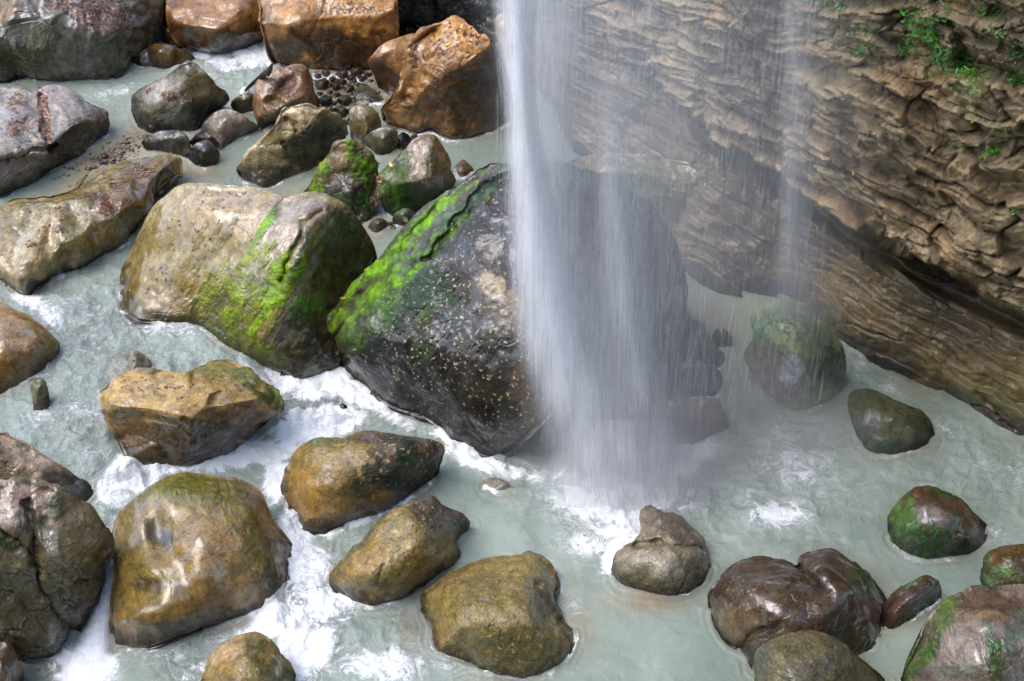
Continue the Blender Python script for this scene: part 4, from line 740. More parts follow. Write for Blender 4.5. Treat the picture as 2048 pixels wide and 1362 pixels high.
B([(1508,1380,20),(1508,1345,44),(1512,1307,66),(1526,1288,76),(1553,1275,82),(1587,1268,84),(1629,1266,82),(1666,1276,74),(1697,1293,60),(1724,1313,42),(1752,1337,20),(1775,1364,0),(1800,1430,0),(1700,1490,0),(1550,1480,0),(1505,1430,0)],
  [(1560,1310,96),(1640,1310,92),(1700,1350,58),(1600,1380,80),(1540,1380,62),(1550,1290,88)],
  "olive-grey smooth boulder at the bottom edge in front of the dark two-lobed one", (0.15,0.125,0.06), (0.12,0.10,0.05), mat=ROUGHM, facet=.4, sm=1.4, chip=.3, fam=.8, base=0, blobs=[(1530,1320,16,40,0,(0.10,0.095,0.08),.8)], fleck=[(1620,1330,80,40,0,.5)])
B([(1110,345,60),(1150,316,100),(1240,304,130),(1330,312,142),(1400,330,142),(1431,347,134),(1430,385,96),(1420,430,52),(1405,475,14),(1385,504,0),(1350,500,0),(1290,460,20),(1200,410,30),(1130,370,40)],
  [(1200,345,112),(1300,350,128),(1390,365,122),(1380,430,64),(1310,400,90),(1400,385,104),(1340,460,30)],
  "green-stained block behind the waterfall leaning on the cliff foot", (0.22,0.18,0.10), (0.16,0.14,0.07), base=20, facet=.6, sm=1.2, chip=.5, fam=1.2, blobs=[(1180,330,90,24,5,(0.16,0.12,0.07),.8),(1420,420,12,60,10,DARK,.7)], moss=[(1300,370,90,36,20,(0.12,0.17,0.05),.8),(1390,450,36,46,20,(0.12,0.20,0.05),.9),(1400,360,40,20,0,(0.14,0.13,0.04),.5)])

# ---------------------------------------------------------------- cliff
def cliff():
    xs = np.arange(960, 2500.1, 2.6); ys = np.arange(-260, 1010.1, 2.6)
    X, Y = np.meshgrid(xs, ys)
    # foot of the cliff in the photo
    fx = [900, 1000, 1060, 1150, 1250, 1330, 1380, 1440, 1560, 1640, 1690, 1740, 1830, 1900, 1950, 2048, 2200, 2500]
    fy = [60, 110, 150, 300, 400, 470, 560, 590, 596, 640, 690, 725, 765, 790, 820, 870, 950, 1110]
    foot = np.interp(X, fx, fy)
    # lip of the overhang
    lx = [900, 1100, 1300, 1380, 1450, 1560, 1640, 1700, 1760, 1830, 1900, 2048, 2200, 2500]
    ly = [-80, 20, 150, 220, 275, 330, 395, 448, 480, 515, 552, 625, 700, 850]
    lip = np.interp(X, lx, ly)
    wb = wl(np.clip(X, -800, 2900), foot) / U_
    up = foot - Y
    # lower wet slab leans back, then a dark recess, then the bulging upper face
    zfoot = wb + np.maximum(up, -60) * 1.0
    slab_top = (foot - lip)
    zs = wb + np.minimum(up, 40) * 0.9 + np.maximum(up - 40, 0) * 0.62
    zlip_b = wb + 36 + np.maximum(slab_top - 40, 0) * 0.62
    above = lip - Y
    jump = 62 * sstep(1080, 1500, X)
    zu = zlip_b + jump + above * (0.80 + 0.06 * noise3(np.stack([X / 400, Y / 300, X * 0], -1), 8))
    m = sstep(-7, 5, above + 14 * noise3(np.stack([X / 60, Y / 60, X * 0], -1), 5) + 5 * noise3(np.stack([X / 17, Y / 17, X * 0], -1), 6))
    Z = zs * (1 - m) + zu * m
    # recess just under the lip
    rec = np.exp(-((above + 26) / 22.0) ** 2) * sstep(1300, 1500, X) * (1 - m)
    Z = Z - 34 * rec
    # bedding coordinate: nearly level at the top right, steeper lower down
    xr = np.clip(X - 1700, -740, 700)
    s = Y.copy()
    wob = 34 * fbm(np.stack([X / 320, Y / 240, X * 0], -1), 2, 31) + 3 * fbm(np.stack([X / 40, Y / 30, X * 0], -1), 3, 32)
    for _ in range(30):
        A = 0.26 + 0.32 * sstep(-50, 560, s)
        s = 0.5 * s + 0.5 * (Y - A * xr + wob)
    rngv = np.random.RandomState(5)
    th = []; c = -900.0
    while c < 1500:
        th.append(c); c += rngv.choice([14, 24, 36, 50, 70], p=[.16, .26, .26, .2, .12]) * rngv.uniform(.8, 1.2)
    th = np.array(th); hh = rngv.uniform(-1, 1, len(th)); hh[::5] -= 1.1
    k = np.clip(np.searchsorted(th, s) - 1, 0, len(th) - 2)
    u = (s - th[k]) / (th[k + 1] - th[k]); thick = th[k + 1] - th[k]
    # layers break into blocks along the bed; the bed thickness sets the block length
    t_ = X * 0.93 + Y * 0.35
    blk = t_ / (thick * 2.1) + hh[k] * 37.0
    bw = blk + 0.22 * noise3(np.stack([X / 15, Y / 15, X * 0], -1), 41)
    bi = np.floor(bw); bf = bw - bi
    bh = _hash(bi.astype(np.int64), k.astype(np.int64), k.astype(np.int64) * 0, 77) * 2 - 1
    prof = (1 - np.abs(2 * np.clip(u + .05 * bh, 0, 1) - 1) ** 3.2)
    bprof = 1 - 0.7 * np.exp(-(np.minimum(bf, 1 - bf) / 0.075) ** 2)
    upm = m
    relief = prof * bprof * (0.55 + 0.45 * bh) * 0.5 * np.sqrt(thick / 22)
    q = P(X, Y, Z * U_)
    wa = fbm(np.stack([X / 90, Y / 90, X * 0], -1), 2, 2); wc_ = fbm(np.stack([X / 90, Y / 90, X * 0 + 9], -1), 2, 4)
    lamn = fbm(np.stack([t_ / 260, s / 7, X * 0], -1), 4, 68)
    def cells(lu, lv, seed, warp):
        f1, f2, cid, ox, oy = voronoi2(np.stack([t_ / lu + warp * wa, s / lv + warp * wc_], -1), seed)
        r1 = (cid * 7.13) % 1 - .5; r2 = (cid * 13.7) % 1 - .5
        return (cid - .5) + 1.1 * (r1 * ox + r2 * oy) - .35 * oy, np.exp(-((f2 - f1) / 0.05) ** 2), f2 - f1, cid
    A1, c1, e1, id1 = cells(112, 42, 9, .28)
    A2, c2, e2, id2 = cells(46, 21, 19, .25)
    A3, c3, e3, id3 = cells(20, 11, 29, .25)
    A4, c4, e4, id4 = cells(11, 5.5, 39, .25)
    jm = sstep(-.5, .5, fbm(q / 0.9, 3, 64)); jm2 = sstep(-.4, .5, fbm(q / 0.5, 3, 65))
    crack = np.clip(c1 * .9 + c2 * jm * .8 + c3 * jm2 * .5, 0, 1)
    fine = fbm(q / 0.10, 4, 61)
    ledge = np.where(hh[k] < -1, -1.0, 0.35 * hh[k]) 
    ledge = ledge * prof ** .5
    D = upm * (0.15 * ledge + 0.24 * A1 * sstep(0, .10, e1) + 0.12 * A2 * sstep(0, .1, e2) + 0.045 * A3 * (.4 + .6 * jm) * sstep(0, .12, e3) + 0.014 * A4 - 0.08 * c1 - 0.05 * c2 * jm - .02 * c3 * jm2) \
        + 0.22 * fbm(q / 2.0, 3, 60) * upm + 0.05 * fbm(q / 0.5, 4, 62) * upm + 0.010 * fine + 0.008 * upm * ridged(np.stack([t_ / 60, s / 16, X * 0], -1), 4, 66) + .008 * upm * lamn
    # the smoother slab below the overhang: long thin wet laminae
    lam = fbm(np.stack([t_ / 95, s / 9, X * 0], -1), 4, 71)
    lam2 = fbm(np.stack([t_ / 30, s / 5, X * 0 + 3], -1), 3, 72)
    sc = fbm(np.stack([t_ / 34, s / 20, X * 0 + 3], -1), 4, 73)
    B1, d1, e5, i5 = cells(190, 28, 49, .3)
    B2, d2, e6, i6 = cells(70, 11, 59, .25)
    D = D + (1 - upm) * (0.010 * lam + 0.045 * fbm(q / .28, 4, 69) + 0.12 * B1 * sstep(0, .08, e5) + 0.03 * B2 * jm * sstep(0, .1, e6) - .04 * d1 * jm - .025 * d2 * jm2 + .05 * fbm(q / .5, 4, 67))
    D = D * sstep(-30, 10, up)
    Zc = np.where(up > 0, Z, wb + up)
    G = P(X, Y, np.clip(Zc * U_, -3, 11.5))
    nb = grid_normals(P(X, Y, np.clip(blur(Zc, 7), -300, 1250) * U_))
    if (nb * (G - np.array([0, 0, CAMH]))).sum(-1).mean() > 0: nb = -nb
    tc_ = np.array([0, 0, CAMH]) - G; tc_ /= np.linalg.norm(tc_, axis=-1, keepdims=True)
    dn = 0.4 * nb + 0.6 * tc_; dn /= np.linalg.norm(dn, axis=-1, keepdims=True)
    G = G + dn * D[..., None]
    # the gorge wall goes on up, far above the picture
    rows = []
    for kk, (dz, dy) in enumerate(((0.5, .3), (1.2, .9), (2.2, 1.8), (3.4, 3.0), (4.6, 5.0), (6, 8.0))):
        g = G[0].copy(); g[:, 2] = G[0][:, 2] * (1 - min(1, kk / 3)) + (G[0][:, 2].mean()) * min(1, kk / 3) + dz; g[:, 1] += dy + 0.5 * np.sin(g[:, 0] * 1.3 + kk); g[:, 0] += 0.3 * np.sin(g[:, 0] * 2.1 + kk * 2)
        rows.append(g)
    G = np.concatenate([np.array(rows[::-1]), G], 0)
    ext = len(rows)
    # colours
    n1 = fbm(q / 0.8, 5, 80); n2 = fbm(q / 0.2, 4, 81)
    dry = np.array((0.54, 0.41, 0.23)); dry2 = np.array((0.38, 0.285, 0.16)); gry = np.array((0.40, 0.35, 0.26))
    t = np.clip(.5 + .6 * n1 + .35 * n2, 0, 1)[..., None]
    C = dry * t + dry2 * (1 - t)
    g = np.clip(.4 + .8 * fbm(q / 1.7, 3, 83), 0, 1)[..., None] * sstep(1750, 1350, X)[..., None]
    C = C * (1 - g) + gry * g
    C = C * (0.92 + (0.18 * (id1 - .5) + .22 * (id2 - .5) + .12 * (id3 - .5))[..., None] * upm[..., None])
    # joints and bedding planes are darker
    joint = np.clip(1.0 * crack + (1 - prof) * (hh[k] < -.6) * .7, 0, 1)[..., None] * upm[..., None]
    C = C * (1 - 0.55 * joint) + np.array((0.03, 0.022, 0.014)) * 0.45 * joint
    wet = (1 - upm)
    wc = np.array((0.19, 0.13, 0.06)); wc2 = np.array((0.085, 0.062, 0.034))
    tw = np.clip(.5 + .22 * lam + .8 * n1 + .25 * n2, 0, 1)[..., None]
    Cw = wc * tw + wc2 * (1 - tw)
    gold = spots(X, Y, [(1960, 770, 170, 80, 25, 1), (1800, 650, 160, 60, 35, .9), (1650, 560, 100, 50, 35, .6)])[..., None]
    Cw = Cw * (1 - .7 * gold) + np.array((0.22, 0.155, 0.05)) * .7 * gold * (0.7 + .5 * tw)
    algae = np.clip(spots(X, Y, [(1980, 800, 130, 50, 25, 1), (1560, 540, 90, 60, 35, .4), (1800, 700, 100, 40, 30, .5)]) + .5 * n1 - .35, 0, 1)[..., None]
    Cw = Cw * (1 - algae * .8) + np.array((0.075, 0.085, 0.012)) * algae * .8
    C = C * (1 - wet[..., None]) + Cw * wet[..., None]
    near = sstep(1500, 1150, X)[..., None] * .35
    C = C * (1 - near) + gry * .8 * near
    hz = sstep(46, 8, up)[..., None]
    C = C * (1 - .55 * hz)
    stn = sstep(.1, .6, fbm(q / np.array([.35, .35, 1.2]) + 7, 4, 86))[..., None] * upm[..., None]
    C = C * (1 - .38 * stn)
    orr = sstep(.15, .6, fbm(q / .7 + 3, 4, 87))[..., None] * upm[..., None]; C = C * (1 + orr * np.array([.12, -.02, -.12]))
    mo = np.clip(spots(X, Y, [(1690, 325, 40, 18, 0, .6), (1400, 60, 60, 20, 0, .3), (1900, 120, 160, 60, 20, .35)]) + .5 * n2 - .45, 0, 1) * upm
    C = C * (1 - mo[..., None]) + np.array((0.07, 0.09, 0.02)) * mo[..., None]
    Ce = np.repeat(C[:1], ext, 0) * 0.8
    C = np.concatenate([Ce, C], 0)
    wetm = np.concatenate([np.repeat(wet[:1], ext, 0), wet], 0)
    m_, nt, b = new_mat("cliff_rock"); L = nt.links.new
    tc = N(nt, "ShaderNodeTexCoord").outputs["Object"]
    na = noise_n(nt, tc, 14, 8, .7); nb_ = noise_n(nt, tc, 70, 5, .7)
    v = math_n(nt, 'MULTIPLY', ramp(nt, na, .3, .7, .70, 1.3), ramp(nt, nb_, .3, .7, .75, 1.25))
    mx = N(nt, "ShaderNodeMix", data_type='RGBA', blend_type='MULTIPLY'); mx.inputs[0].default_value = 1
    L(attr_n(nt, "tint", False), mx.inputs[6]); cmb = N(nt, "ShaderNodeCombineColor")
    for i in range(3): L(v, cmb.inputs[i])
    L(cmb.outputs[0], mx.inputs[7]); L(mx.outputs[2], b.inputs["Base Color"])
    w = attr_n(nt, "wet")
    L(math_n(nt, 'SUBTRACT', ramp(nt, na, .35, .65, .62, .85), math_n(nt, 'MULTIPLY', w, .36)), b.inputs["Roughness"])
    L(math_n(nt, 'ADD', math_n(nt, 'MULTIPLY', w, .5), 0.03), b.inputs["Coat Weight"]); b.inputs["Coat Roughness"].default_value = .18
    bp = N(nt, "ShaderNodeBump"); bp.inputs["Strength"].default_value = .9; bp.inputs["Distance"].default_value = .05
    hs = math_n(nt, 'ADD', na, math_n(nt, 'MULTIPLY', nb_, .35)); L(hs, bp.inputs["Height"]); L(bp.outputs[0], b.inputs["Normal"])
    F = grid_faces(G.shape[0], G.shape[1])
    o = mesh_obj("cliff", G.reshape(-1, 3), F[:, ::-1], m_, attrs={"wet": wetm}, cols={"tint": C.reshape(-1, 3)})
    tag(o, "layered brown cliff with an overhang and wet lower slab on the right", "cliff", kind="structure")
    BVHS.append((o, G.reshape(-1, 3), F))
    return G
CLIFFG = cliff()

# ---------------------------------------------------------------- water
def seg_d(px, py, pl):
    d = np.full(px.shape, 1e9)
    for (ax, ay), (bx, by) in zip(pl[:-1], pl[1:]):
        t_ = np.clip(((px - ax) * (bx - ax) + (py - ay) * (by - ay)) / ((bx - ax) ** 2 + (by - ay) ** 2), 0, 1)
        d = np.minimum(d, np.hypot(px - ax - t_ * (bx - ax), py - ay - t_ * (by - ay)))
    return d

def water():
    xs = np.concatenate([np.arange(-880, -60, 22.), np.arange(-60, 2110, 3.2), np.arange(2110, 2900, 22.)])
    ys = np.concatenate([np.arange(-300, -40, 14.), np.arange(-40, 1400, 3.2), np.arange(1400, 1860, 16.)])
    X, Y = np.meshgrid(xs, ys)
    Zw = WLEV(X, Y)
    q = P(X, Y, Zw)
    # turbulence: calm pool, rough rapids
    turb = spots(X, Y, [(200, 700, 260, 170, 30, .8), (150, 880, 120, 80, 0, .8), (640, 820, 150, 60, 10, 1.0), (600, 1000, 60, 120, 10, 1.0), (620, 1200, 90, 160, 0, 1.0), (290, 945, 100, 30, -20, 1.0), (215, 1060, 24, 110, 15, .9), (170, 1300, 60, 90, 20, 1),
                        (420, 1330, 160, 60, -10, .7), (470, 130, 120, 50, 20, .7), (1280, 990, 170, 90, 0, .8), (1000, 920, 120, 40, 20, .6), (1580, 960, 200, 140, 0, .3), (330, 200, 120, 60, 0, .45), (800, 1300, 160, 80, 0, .4), (1950, 950, 160, 120, 0, .35), (1720, 730, 60, 60, 30, .4), (500, 780, 60, 50, 0, 1.)])
    turb = 0.12 + turb
    w1 = fbm(q * np.array([1.0, 1.0, 1]) / 0.55 + 3, 3, 101); w2 = ridged(np.stack([q[..., 0] / .3 + .8 * w1, q[..., 1] / .22 + .6 * w1, q[..., 2] * 0], -1), 3, 102)
    w3 = fbm(q / 0.09, 3, 103)
    dz = turb * (0.070 * w1 + 0.075 * w2 + 0.018 * w3)
    # heaped white water
    heap = spots(X, Y, [(575, 770, 34, 20, 30, 1), (650, 770, 50, 20, -10, .8), (600, 930, 40, 80, 20, .6), (255, 945, 40, 26, -40, 1.2), (320, 940, 50, 14, 0, .8), (590, 1080, 40, 60, 0, .7), (560, 1230, 60, 50, 10, .8), (930, 905, 60, 18, 25, .8), (165, 1330, 50, 50, 0, 1), (1270, 980, 90, 40, 0, .9), (700, 1250, 60, 60, 0, .3), (460, 915, 70, 24, -20, .6)])
    dz += heap * (0.06 + 0.13 * fbm(q / 0.30, 5, 104))
    # plunge ring ripples
    c0 = P(1250, 965, 0); rr = np.hypot(q[..., 0] - c0[0], q[..., 1] - c0[1])
    dz += 0.018 * np.sin(rr * 9 + 2 * w1) * np.exp(-((rr - 1.2) / 1.3) ** 2)
    G = q.copy(); G[..., 2] += dz
    # foam cover (0..1.3)
    foam = spots(X, Y, [
        (575, 765, 60, 26, 30, 1.3), (640, 770, 70, 40, -10, 1.3), (720, 790, 90, 34, 20, 1.0), (640, 850, 110, 38, -15, 1.25), (560, 905, 60, 26, -20, 1.2), (480, 912, 110, 30, -14, 1.15), (555, 965, 36, 60, 5, 1.2), (780, 830, 90, 24, 25, .8),
        (595, 1060, 44, 90, 5, 1.3), (610, 1130, 60, 70, 0, 1.25), (640, 1200, 90, 70, 10, .95), (600, 1300, 90, 90, 20, 1.0), (560, 1240, 70, 44, -20, 1.3), (520, 1215, 50, 24, -30, 1.0), (640, 1060, 60, 30, 0, .9), (720, 1040, 80, 22, -20, .7), (760, 1330, 130, 50, 0, .75),
        (265, 940, 60, 34, -30, 1.35), (330, 935, 110, 18, -4, 1.3), (225, 985, 40, 40, -50, 1.2), (290, 965, 50, 22, -30, 1.1), (240, 1070, 22, 60, 10, .85), (225, 1170, 18, 80, 10, .7), (190, 1260, 28, 70, 25, .95), (165, 1335, 70, 50, 0, 1.3),
        (915, 890, 60, 18, 35, 1.2), (960, 925, 90, 24, 20, 1.0), (1040, 945, 90, 24, 10, .75),
        (1250, 985, 130, 60, 0, 1.3), (1330, 930, 80, 50, -10, 1.2), (1200, 1020, 130, 50, 10, .9), (1250, 1060, 70, 50, 0, .85), (1225, 1110, 26, 50, 20, .95), (1130, 960, 80, 40, 0, .6), (1180, 1080, 100, 60, 0, .6),
        (1570, 870, 90, 80, 0, .45), (1590, 940, 120, 70, 0, .58), (1555, 1030, 74, 36, 0, .86), (1480, 1000, 120, 90, 0, .45), (1400, 900, 60, 40, 0, .7), (1370, 1000, 70, 50, 0, .7), (1660, 960, 90, 60, 0, .3), (1400, 960, 60, 70, 0, .4),
        (60, 605, 60, 26, 20, .85), (110, 640, 70, 50, 30, .75), (180, 620, 90, 60, 10, .55), (100, 740, 80, 70, 0, .5), (200, 680, 120, 80, 0, .55), (330, 660, 120, 30, 8, .62), (400, 700, 60, 50, 40, .45), (160, 820, 100, 70, 0, .58), (80, 840, 80, 50, 0, .55), (180, 900, 60, 60, 30, .5), (260, 560, 20, 60, 10, .5), (30, 900, 60, 30, 0, .7),
        (500, 115, 44, 28, 10, 1.15), (450, 125, 60, 24, 10, .9), (400, 110, 40, 16, 10, .9), (330, 12, 24, 40, 0, 1.2), (290, 92, 24, 16, -20, 1.1), (400, 150, 80, 30, 10, .6), (240, 180, 100, 22, -10, .6), (300, 200, 60, 40, 0, .4), (535, 110, 18, 30, 0, 1.0), (440, 200, 60, 30, 10, .5),
        (420, 1340, 120, 40, -10, .72), (330, 1310, 110, 26, -10, .65), (500, 1262, 60, 18, -20, .8), (440, 1280, 70, 20, -20, .55), (1950, 930, 120, 50, 10, .42), (1900, 860, 60, 30, 20, .5), (1720, 720, 30, 40, 30, .5), (1780, 780, 50, 16, 30, .5), (1990, 1070, 50, 40, 0, .5), (2030, 960, 60, 60, 0, .45), (1100, 1130, 30, 60, -30, .5), (1140, 1200, 30, 60, -20, .5), (1120, 1170, 20, 40, 0, .6), (1840, 1110, 80, 16, 0, .4), (1400, 1250, 70, 90, 0, .25), (780, 1220, 90, 24, -10, .4), (1050, 1345, 160, 18, 0, .55), (900, 1340, 80, 20, 10, .55)])
    foam = foam * (1 + .15 * w1)
    # thin foam lines where the water meets stone
    for pl, wd, st in (([(270, 648), (345, 653), (400, 660), (445, 695), (500, 725)], 5, .9), ([(563, 1010), (600, 1065), (650, 1072), (760, 1035), (860, 975), (890, 930)], 7, .9), ([(680, 745), (740, 795), (830, 838), (900, 895), (970, 926)], 8, .9), ([(665, 1180), (720, 1222), (770, 1215)], 6, .6),
                       ([(1222, 1155), (1235, 1100), (1280, 1060), (1285, 1015)], 8, 1.0), ([(1360, 898), (1458, 866)], 6, .7), ([(856, 1285), (930, 1330), (1060, 1360), (1140, 1320)], 6, .6), ([(1100, 1115), (1130, 1160), (1135, 1230), (1165, 1280)], 7, .6), ([(1700, 690), (1760, 740), (1850, 790), (1990, 850)], 5, .45),
                       ([(1777, 1080), (1830, 1122), (1900, 1124)], 6, .6), ([(360, 1290), (470, 1250), (560, 1200)], 8, .7), ([(1290, 1015), (1360, 1015)], 8, .9), ([(1355, 895), (1375, 920), (1370, 960)], 9, .8)):
        foam = np.maximum(foam, st * .8 * np.exp(-(seg_d(X + 9 * w3, Y + 7 * w1, pl) / wd) ** 2) * (.7 + .5 * w3))
    # water laps at every stone
    lap = np.full(X.shape, 1e3)
    for (ax, ay), (bx, by) in WSEG:
        i0, i1 = np.searchsorted(xs, [min(ax, bx) - 34, max(ax, bx) + 34]); j0, j1 = np.searchsorted(ys, [min(ay, by) - 34, max(ay, by) + 34])
        if i1 <= i0 or j1 <= j0: continue
        sx, sy = X[j0:j1, i0:i1], Y[j0:j1, i0:i1]
        lap[j0:j1, i0:i1] = np.minimum(lap[j0:j1, i0:i1], seg_d(sx, sy, [(ax, ay), (bx, by)]))
    lapn = np.clip(.5 + fbm(q / .35 + 9, 3, 120), 0, 1)
    foam = np.maximum(foam, .72 * lapn * np.exp(-((lap + 3 * w3 - 2) / 4.5) ** 2))
    G[..., 2] += 0.012 * np.sin(lap * .45 + 3 * w1) * np.exp(-lap / 14)
    foam = np.clip(foam, 0, 1.4)
    soft = spots(X, Y, [(1570, 870, 110, 100, 0, 1.15), (1610, 950, 150, 90, 0, 1.15), (1555, 1030, 110, 56, 0, 1.4), (1480, 960, 180, 130, 0, .8), (1250, 1000, 190, 90, 0, 1.1), (1330, 930, 140, 100, 0, 1.1), (1180, 1080, 120, 80, 0, .6), (1680, 900, 120, 90, 0, .4), (200, 700, 200, 140, 30, .65), (150, 860, 140, 80, 20, .6), (340, 670, 120, 40, 5, .6), (640, 840, 130, 60, 0, .9), (620, 1180, 110, 160, 0, .9), (1030, 940, 120, 40, 10, .6), (430, 130, 130, 50, 10, .5), (330, 190, 140, 40, -10, .3), (400, 1330, 180, 50, -10, .4), (780, 1310, 180, 80, 0, .35), (1960, 940, 140, 70, 10, .25), (1120, 1200, 60, 110, -15, .35)])  # soft foam; over the left stream it also paints in sky glints
    # what colour the water carries: milky grey-green, sandy over the shallows
    milky = np.array((0.255, 0.300, 0.250)); deep = np.array((0.17, 0.21, 0.175)); sandc = np.array((0.27, 0.215, 0.135)); dkc = np.array((0.07, 0.085, 0.07)); mud = np.array((0.12, 0.095, 0.06))
    t = np.clip(.5 + .9 * fbm(q / 1.3, 4, 110), 0, 1)[..., None]
    C = milky * t + deep * (1 - t)
    sh = spots(X, Y, [(250, 300, 120, 36, -25, 1.1), (180, 350, 110, 28, -30, 1.0), (400, 345, 60, 30, -10, .9), (300, 230, 100, 30, -10, .35), (560, 385, 60, 20, 0, .6), (1290, 1200, 80, 26, 5, .85), (1150, 1240, 34, 70, -20, .7), (1700, 1140, 80, 30, 20, .7), (820, 1260, 30, 60, 0, .5), (1830, 770, 60, 16, 30, .6), (1420, 640, 70, 40, 10, .7), (700, 450, 60, 30, 0, .8), (620, 385, 50, 16, -10, .6), (470, 1250, 40, 16, -20, .6), (700, 180, 70, 60, 0, .9), (450, 1262, 60, 10, -20, .5), (760, 1205, 60, 12, 0, .5), (260, 735, 50, 24, 0, .5), (1800, 1250, 60, 14, -25, .7), (150, 850, 60, 30, 0, .3), (950, 1345, 100, 20, 10, .4)])[..., None]
    sh = np.maximum(sh, (.4 * np.exp(-(lap / 12) ** 1.3))[..., None] * sstep(.9, .2, foam)[..., None])
    sh = np.clip(sh * (0.95 + .4 * w1[..., None]), 0, .92)
    C = C * (1 - sh) + sandc * (0.65 + .4 * t) * sh
    md = spots(X, Y, [(230, 300, 80, 16, -28, .8), (690, 175, 70, 44, 0, .9), (760, 460, 40, 24, 0, .6)])[..., None] * (0.6 + .5 * np.abs(w3[..., None]))
    C = C * (1 - np.clip(md, 0, .9)) + mud * np.clip(md, 0, .9)
    dk = spots(X, Y, [(1100, 900, 90, 60, 0, .55), (980, 300, 90, 30, 0, .35), (80, 1340, 50, 60, 0, 1), (1560, 815, 60, 16, 0, .3)])[..., None]  # dark patches, including painted shade under the enormous boulder's overhang
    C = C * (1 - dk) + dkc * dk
    m, nt, b = new_mat("water"); L = nt.links.new
    tc = N(nt, "ShaderNodeTexCoord").outputs["Object"]
    # swirled coordinates for the foam pattern
    wn_ = N(nt, "ShaderNodeTexNoise"); wn_.inputs["Scale"].default_value = 1.7; wn_.inputs["Detail"].default_value = 4; L(tc, wn_.inputs["Vector"])
    vm = N(nt, "ShaderNodeVectorMath", operation='MULTIPLY_ADD'); L(wn_.outputs["Color"], vm.inputs[0]); vm.inputs[1].default_value = (1.0, 1.0, .3); L(tc, vm.inputs[2])
    mp = N(nt, "ShaderNodeMapping"); mp.inputs["Scale"].default_value = (1.0, 1.0, 1.0); L(vm.outputs[0], mp.inputs["Vector"])
    fa = noise_n(nt, mp.outputs[0], 5.0, 9, .68, 0.6)
    fb = noise_n(nt, mp.outputs[0], 17.0, 6, .7, 1.2)
    fn = math_n(nt, 'ADD', math_n(nt, 'MULTIPLY', fa, .6), math_n(nt, 'MULTIPLY', fb, .4))
    # thin curling lines
    ln = ramp(nt, math_n(nt, 'ABSOLUTE', math_n(nt, 'SUBTRACT', noise_n(nt, mp.outputs[0], 3.6, 6, .62, .8), .5)), 0.0, .035, 1, 0)
    fo = attr_n(nt, "foam")
    thr = math_n(nt, 'SUBTRACT', math_n(nt, 'ADD', fn, math_n(nt, 'MULTIPLY', fo, .62)), .86)
    f1 = ramp(nt, thr, -.07, .13)
    f2 = math_n(nt, 'MULTIPLY', ln, math_n(nt, 'MULTIPLY', ramp(nt, fo, .15, .7), .45))
    f3 = math_n(nt, 'MULTIPLY', fo, .12)
    so = attr_n(nt, "soft")
    scr = N(nt, "ShaderNodeTexNoise"); scr.noise_type = 'RIDGED_MULTIFRACTAL'; scr.inputs["Scale"].default_value = 9; scr.inputs["Detail"].default_value = 7; scr.inputs["Roughness"].default_value = .75; L(mp.outputs[0], scr.inputs["Vector"])
    sc2 = ramp(nt, scr.outputs[0], .25, 1.5)
    f3 = math_n(nt, 'ADD', f3, math_n(nt, 'MULTIPLY', so, math_n(nt, 'ADD', math_n(nt, 'MULTIPLY', sc2, .62), math_n(nt, 'MULTIPLY', ramp(nt, fa, .35, .7), .22))))
    ff = math_n(nt, 'ADD', math_n(nt, 'ADD', math_n(nt, 'MULTIPLY', f1, .92), f2), f3, clamp=True)
    mx = N(nt, "ShaderNodeMix", data_type='RGBA'); L(ff, mx.inputs[0]); L(attr_n(nt, "tint", False), mx.inputs[6]); mx.inputs[7].default_value = (0.76, 0.78, 0.78, 1)
    L(mx.outputs[2], b.inputs["Base Color"])
    L(math_n(nt, 'ADD', math_n(nt, 'MULTIPLY', ff, .5), .05), b.inputs["Roughness"])
    b.inputs["IOR"].default_value = 1.38
    bp = N(nt, "ShaderNodeBump"); bp.inputs["Distance"].default_value = .09
    L(math_n(nt, 'ADD', math_n(nt, 'MULTIPLY', attr_n(nt, "turb"), .75), .16), bp.inputs["Strength"])
    hb = math_n(nt, 'ADD', math_n(nt, 'ADD', noise_n(nt, mp.outputs[0], 4, 6, .65, .8), math_n(nt, 'MULTIPLY', noise_n(nt, mp.outputs[0], 13, 4, .6, 1.), .5)), math_n(nt, 'MULTIPLY', ff, .5)); L(hb, bp.inputs["Height"])
    L(bp.outputs[0], b.inputs["Normal"])
    F = grid_faces(*X.shape)
    o = mesh_obj("water", G.reshape(-1, 3), F[:, ::-1], m, attrs={"foam": foam, "soft": soft, "turb": np.clip(turb, 0, 1)}, cols={"tint": C.reshape(-1, 3)})
    tag(o, "milky grey-green stream and pool with white rapids", "water", kind="structure")
    BVHS.append((o, G.reshape(-1, 3), F))
water()

# ---------------------------------------------------------------- unseen wall added behind the camera to darken rock fronts and reflections
def blocking_wall():
    xs = np.linspace(-60, 60, 90); zs = np.linspace(-3, 24, 40)
    X, Z = np.meshgrid(xs, zs)
    Y = -9.0 - 0.22 * (Z) - 0.012 * X ** 2 * 0 + 1.6 * fbm(np.stack([X / 9, Z / 7, X * 0], -1), 4, 300)
    m, nt, b = new_mat("added_wall_rock"); tc = N(nt, "ShaderNodeTexCoord").outputs["Object"]
    r = N(nt, "ShaderNodeMix", data_type='RGBA'); nt.links.new(ramp(nt, noise_n(nt, tc, .5, 6, .65), .4, .6), r.inputs[0])
    r.inputs[6].default_value = (0.07, 0.055, 0.035, 1); r.inputs[7].default_value = (0.03, 0.05, 0.018, 1)
    nt.links.new(r.outputs[2], b.inputs["Base Color"]); b.inputs["Roughness"].default_value = .85
    o = mesh_obj("added_gorge_wall", np.stack([X, Y, Z], -1).reshape(-1, 3), grid_faces(40, 90), m)
    tag(o, "unseen overgrown wall added behind the camera to block sky light", "cliff", kind="structure")
blocking_wall()

